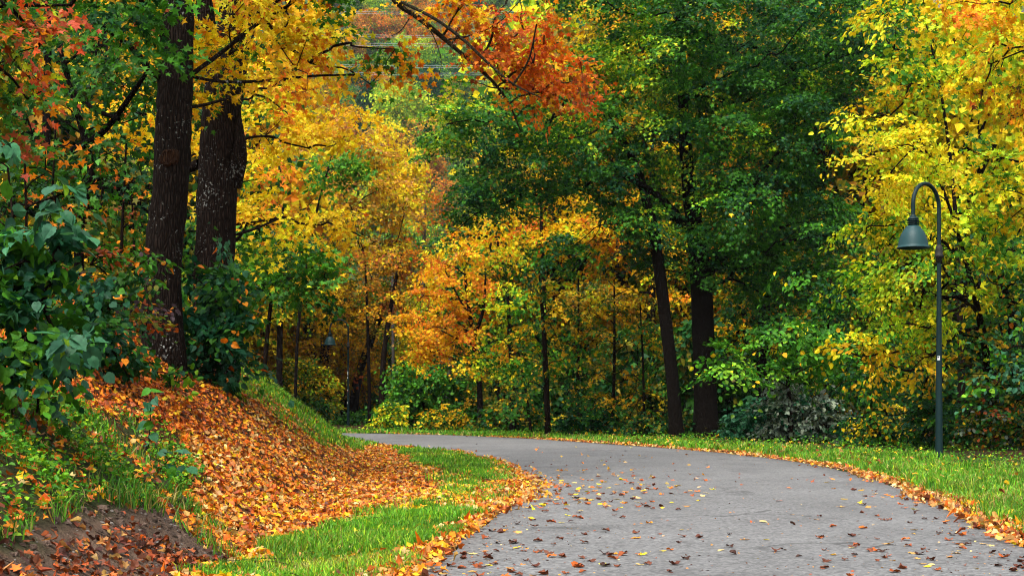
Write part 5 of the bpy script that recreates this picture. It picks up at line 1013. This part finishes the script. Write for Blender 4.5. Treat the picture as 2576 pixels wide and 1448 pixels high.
# ------------------------------------------------------------------ the far slope: single trees, power lines, a house
def hill_hit(px, py):
    lo, hi = 222., 800.
    for d in np.arange(lo, hi, 1.5):
        p = at(px, py, d)
        if p[2] < ground_z(p[0], p[1]): return d
    return hi
def build_hill():
    g = rng_for('hill'); P = {}
    K = {'mid': ('green:2 lightgreen:5 bluegreen:2 lime:1', 11, 9, .55, False, 'soft green round tree'), 'lime': ('lime:6 lemon:3 lightgreen:2', 12, 10.5, .5, False, 'bright lime round tree'), 'rust': ('orange:2 ochre:3 rust:2 olive:2', 11, 10, .55, False, 'russet orange tree'),
         'gold': ('gold:3 tan:2 ochre:2 lime:1', 10, 8, .5, False, 'golden tree'), 'spruce': ('teal:3 dark:3 bluegreen:1.5', 14, 6.5, .55, True, 'dark blue-green conifer')}
    spec = [(1005, 305, 'lime', 1.4, 'low in the gap, largest and brightest'), (930, 290, 'spruce', 1.1, 'left of the brightest lime tree'), (1085, 245, 'spruce', 1.1, 'just right of the brightest lime tree'), (1065, 255, 'spruce', 1.0, 'touching the brightest lime tree'), (1115, 225, 'gold', 1.0, 'at the right of the gap above the green bough'), (1068, 335, 'gold', 1.0, 'under the brightest lime tree'),
            (1040, 140, 'lime', 1.15, 'between the power lines'), (985, 150, 'mid', 1.2, 'left between the power lines'), (1095, 180, 'mid', 1.25, 'behind the lowest power lines'), (1130, 150, 'mid', .9, 'right between the power lines'), (1150, 200, 'spruce', .7, 'right end of the lowest power lines'), (1000, 200, 'mid', 1.0, 'behind the lower power lines, leftmost'),
            (960, 75, 'rust', 1.1, 'high in the gap, broadest of the rust ones'), (1010, 80, 'rust', 1.0, 'high in the gap under the upper wires'), (1060, 90, 'rust', .9, 'beside the mossy bough'), (1020, 25, 'mid', 1.0, 'at the top of the gap'), (960, 20, 'mid', 1.0, 'top left of the gap'), (1080, 30, 'rust', 1.0, 'top right of the gap'), (1140, 90, 'rust', .9, 'right behind the mossy bough'), (1130, 260, 'gold', .8, 'right of the dark conifers')]
    for px in range(760, 1420, 62):
        for py in (-60, 10, 70, 130, 190, 250, 320, 390, 470, 560, 660): spec.append((px + g.uniform(-22, 22), py + g.uniform(-15, 15), g.choice(['mid', 'mid', 'rust', 'lime', 'spruce', 'gold'], p=[.3, .22, .2, .12, .04, .12]), g.uniform(.65, .95), None))
    for px, py, k, s, where in spec:
        pal_, H, Wd, L, con, nm = K[k]; d = hill_hit(px, py + (60 if where else 20)); x, y = (px - CX) * d / F, d; z = float(ground_z(x, y))
        lab = f'{nm} on the far slope, {where}' if where else f'{nm} in the wooded mass of the far slope, mostly hidden'; grp = 'trees on the far slope' if where else f'{nm}s hidden in the mass of the far slope'
        if k not in P:
            P[k] = proto('conifer' if con else 'hill_tree', pal_, H, Wd, L, zlib.crc32(('h' + k).encode()), lab, group=grp, conifer=con, clear=.05); o = P[k]; o.location = (x, y, z - .3); o.scale = (s,) * 3
        else: copy_tree(P[k], (x, y, z - .3), g.uniform(0, 6.28), s, lab, grp)
build_hill()
M_WIRE = plain('cable_aluminium', (.36, .37, .38), .45, .5, .05, 5)
for i, (py, nm) in enumerate([(29, 'topmost'), (34, 'second from top'), (87, 'third from top'), (92, 'fourth from top'), (108, 'fifth from top'), (114, 'sixth from top'), (163, 'fourth from bottom'), (168, 'third from bottom'), (182, 'second from bottom'), (187, 'lowest')]):
    a = at(460, py - 10, 205); b = at(1660, py - 6, 205); m = at(1060, py + 2, 205); w = Wood(); w.tube(spline(np.array([a, m, b]), 24), np.full(24, .021), 6)
    o = w.build('power_line', M_WIRE); tag(o, f'{nm} thin grey power line crossing before the far wooded slope', 'power line', 'power lines across the valley')
def build_house():
    c = at(2390, 110, 66); x, y = c[0], c[1]; z = float(ground_z(x, y)); ht = c[2] - z
    root = empty('house', (x, y, z), 'grey house with red tiled lean-to roof glimpsed through leaves at the upper right', 'house')
    def box(n, a, b, m): 
        V = np.array([(X, Y, Z) for Z in (a[2], b[2]) for X, Y in ((a[0], a[1]), (b[0], a[1]), (b[0], b[1]), (a[0], b[1]))], float); Q = np.array([(0, 1, 5, 4), (1, 2, 6, 5), (2, 3, 7, 6), (3, 0, 4, 7), (4, 5, 6, 7), (3, 2, 1, 0)])
        return link(n, tri_mesh(n, V, Q, m), root)
    box('wall', (-4, 0, -.3), (4, 7, ht + 4.5), plain('grey_boarding', (.16, .16, .17), .8, .2, .3, 4))
    V = np.array([(-4.3, -.9, ht - .9), (4.3, -.9, ht - .9), (4.3, .02, ht + .3), (-4.3, .02, ht + .3), (-4.3, -.9, ht - 1.05), (4.3, -.9, ht - 1.05), (4.3, .02, ht + .15), (-4.3, .02, ht + .15)]); Q = np.array([(0, 1, 2, 3), (4, 7, 6, 5), (0, 4, 5, 1), (1, 5, 6, 2), (3, 7, 4, 0)])
    link('roof', tri_mesh('roof', V, Q, plain('red_tiles', (.40, .09, .04), .8, .2, .4, 9)), root)
    f = box('window', (.5, -.06, ht + 1.4), (1.8, .1, ht + 3), plain('white_frame', (.6, .6, .58), .5, .4, .05, 5)); 
    pn = box('pane', (.6, -.08, ht + 1.5), (1.7, -.05, ht + 2.9), plain('dark_pane', (.03, .04, .05), .1, .5, .05, 2)); pn.parent = f
build_house()
open('/tmp/stat.txt', 'w').write(str(STAT)) if False else None

# ------------------------------------------------------------------ the damp air of the valley
def build_haze():
    m = bpy.data.materials.new('damp_air'); m.use_nodes = True; nt = m.node_tree; nt.nodes.clear(); out = nt.nodes.new('ShaderNodeOutputMaterial')
    v = nt.nodes.new('ShaderNodeVolumePrincipled'); v.inputs['Color'].default_value = (.86, .92, .96, 1); v.inputs['Density'].default_value = HAZE; v.inputs['Anisotropy'].default_value = .2
    nt.links.new(v.outputs[0], out.inputs['Volume'])
    a, b = (-420, -30, -3), (420, 840, 330)
    V = np.array([(X, Y, Z) for Z in (a[2], b[2]) for X, Y in ((a[0], a[1]), (b[0], a[1]), (b[0], b[1]), (a[0], b[1]))], float); Q = np.array([(0, 1, 5, 4), (1, 2, 6, 5), (2, 3, 7, 6), (3, 0, 4, 7), (4, 5, 6, 7), (3, 2, 1, 0)])
    tag(link('haze', tri_mesh('haze', V, Q, m)), kind='stuff')
HAZE = .00010
build_haze()
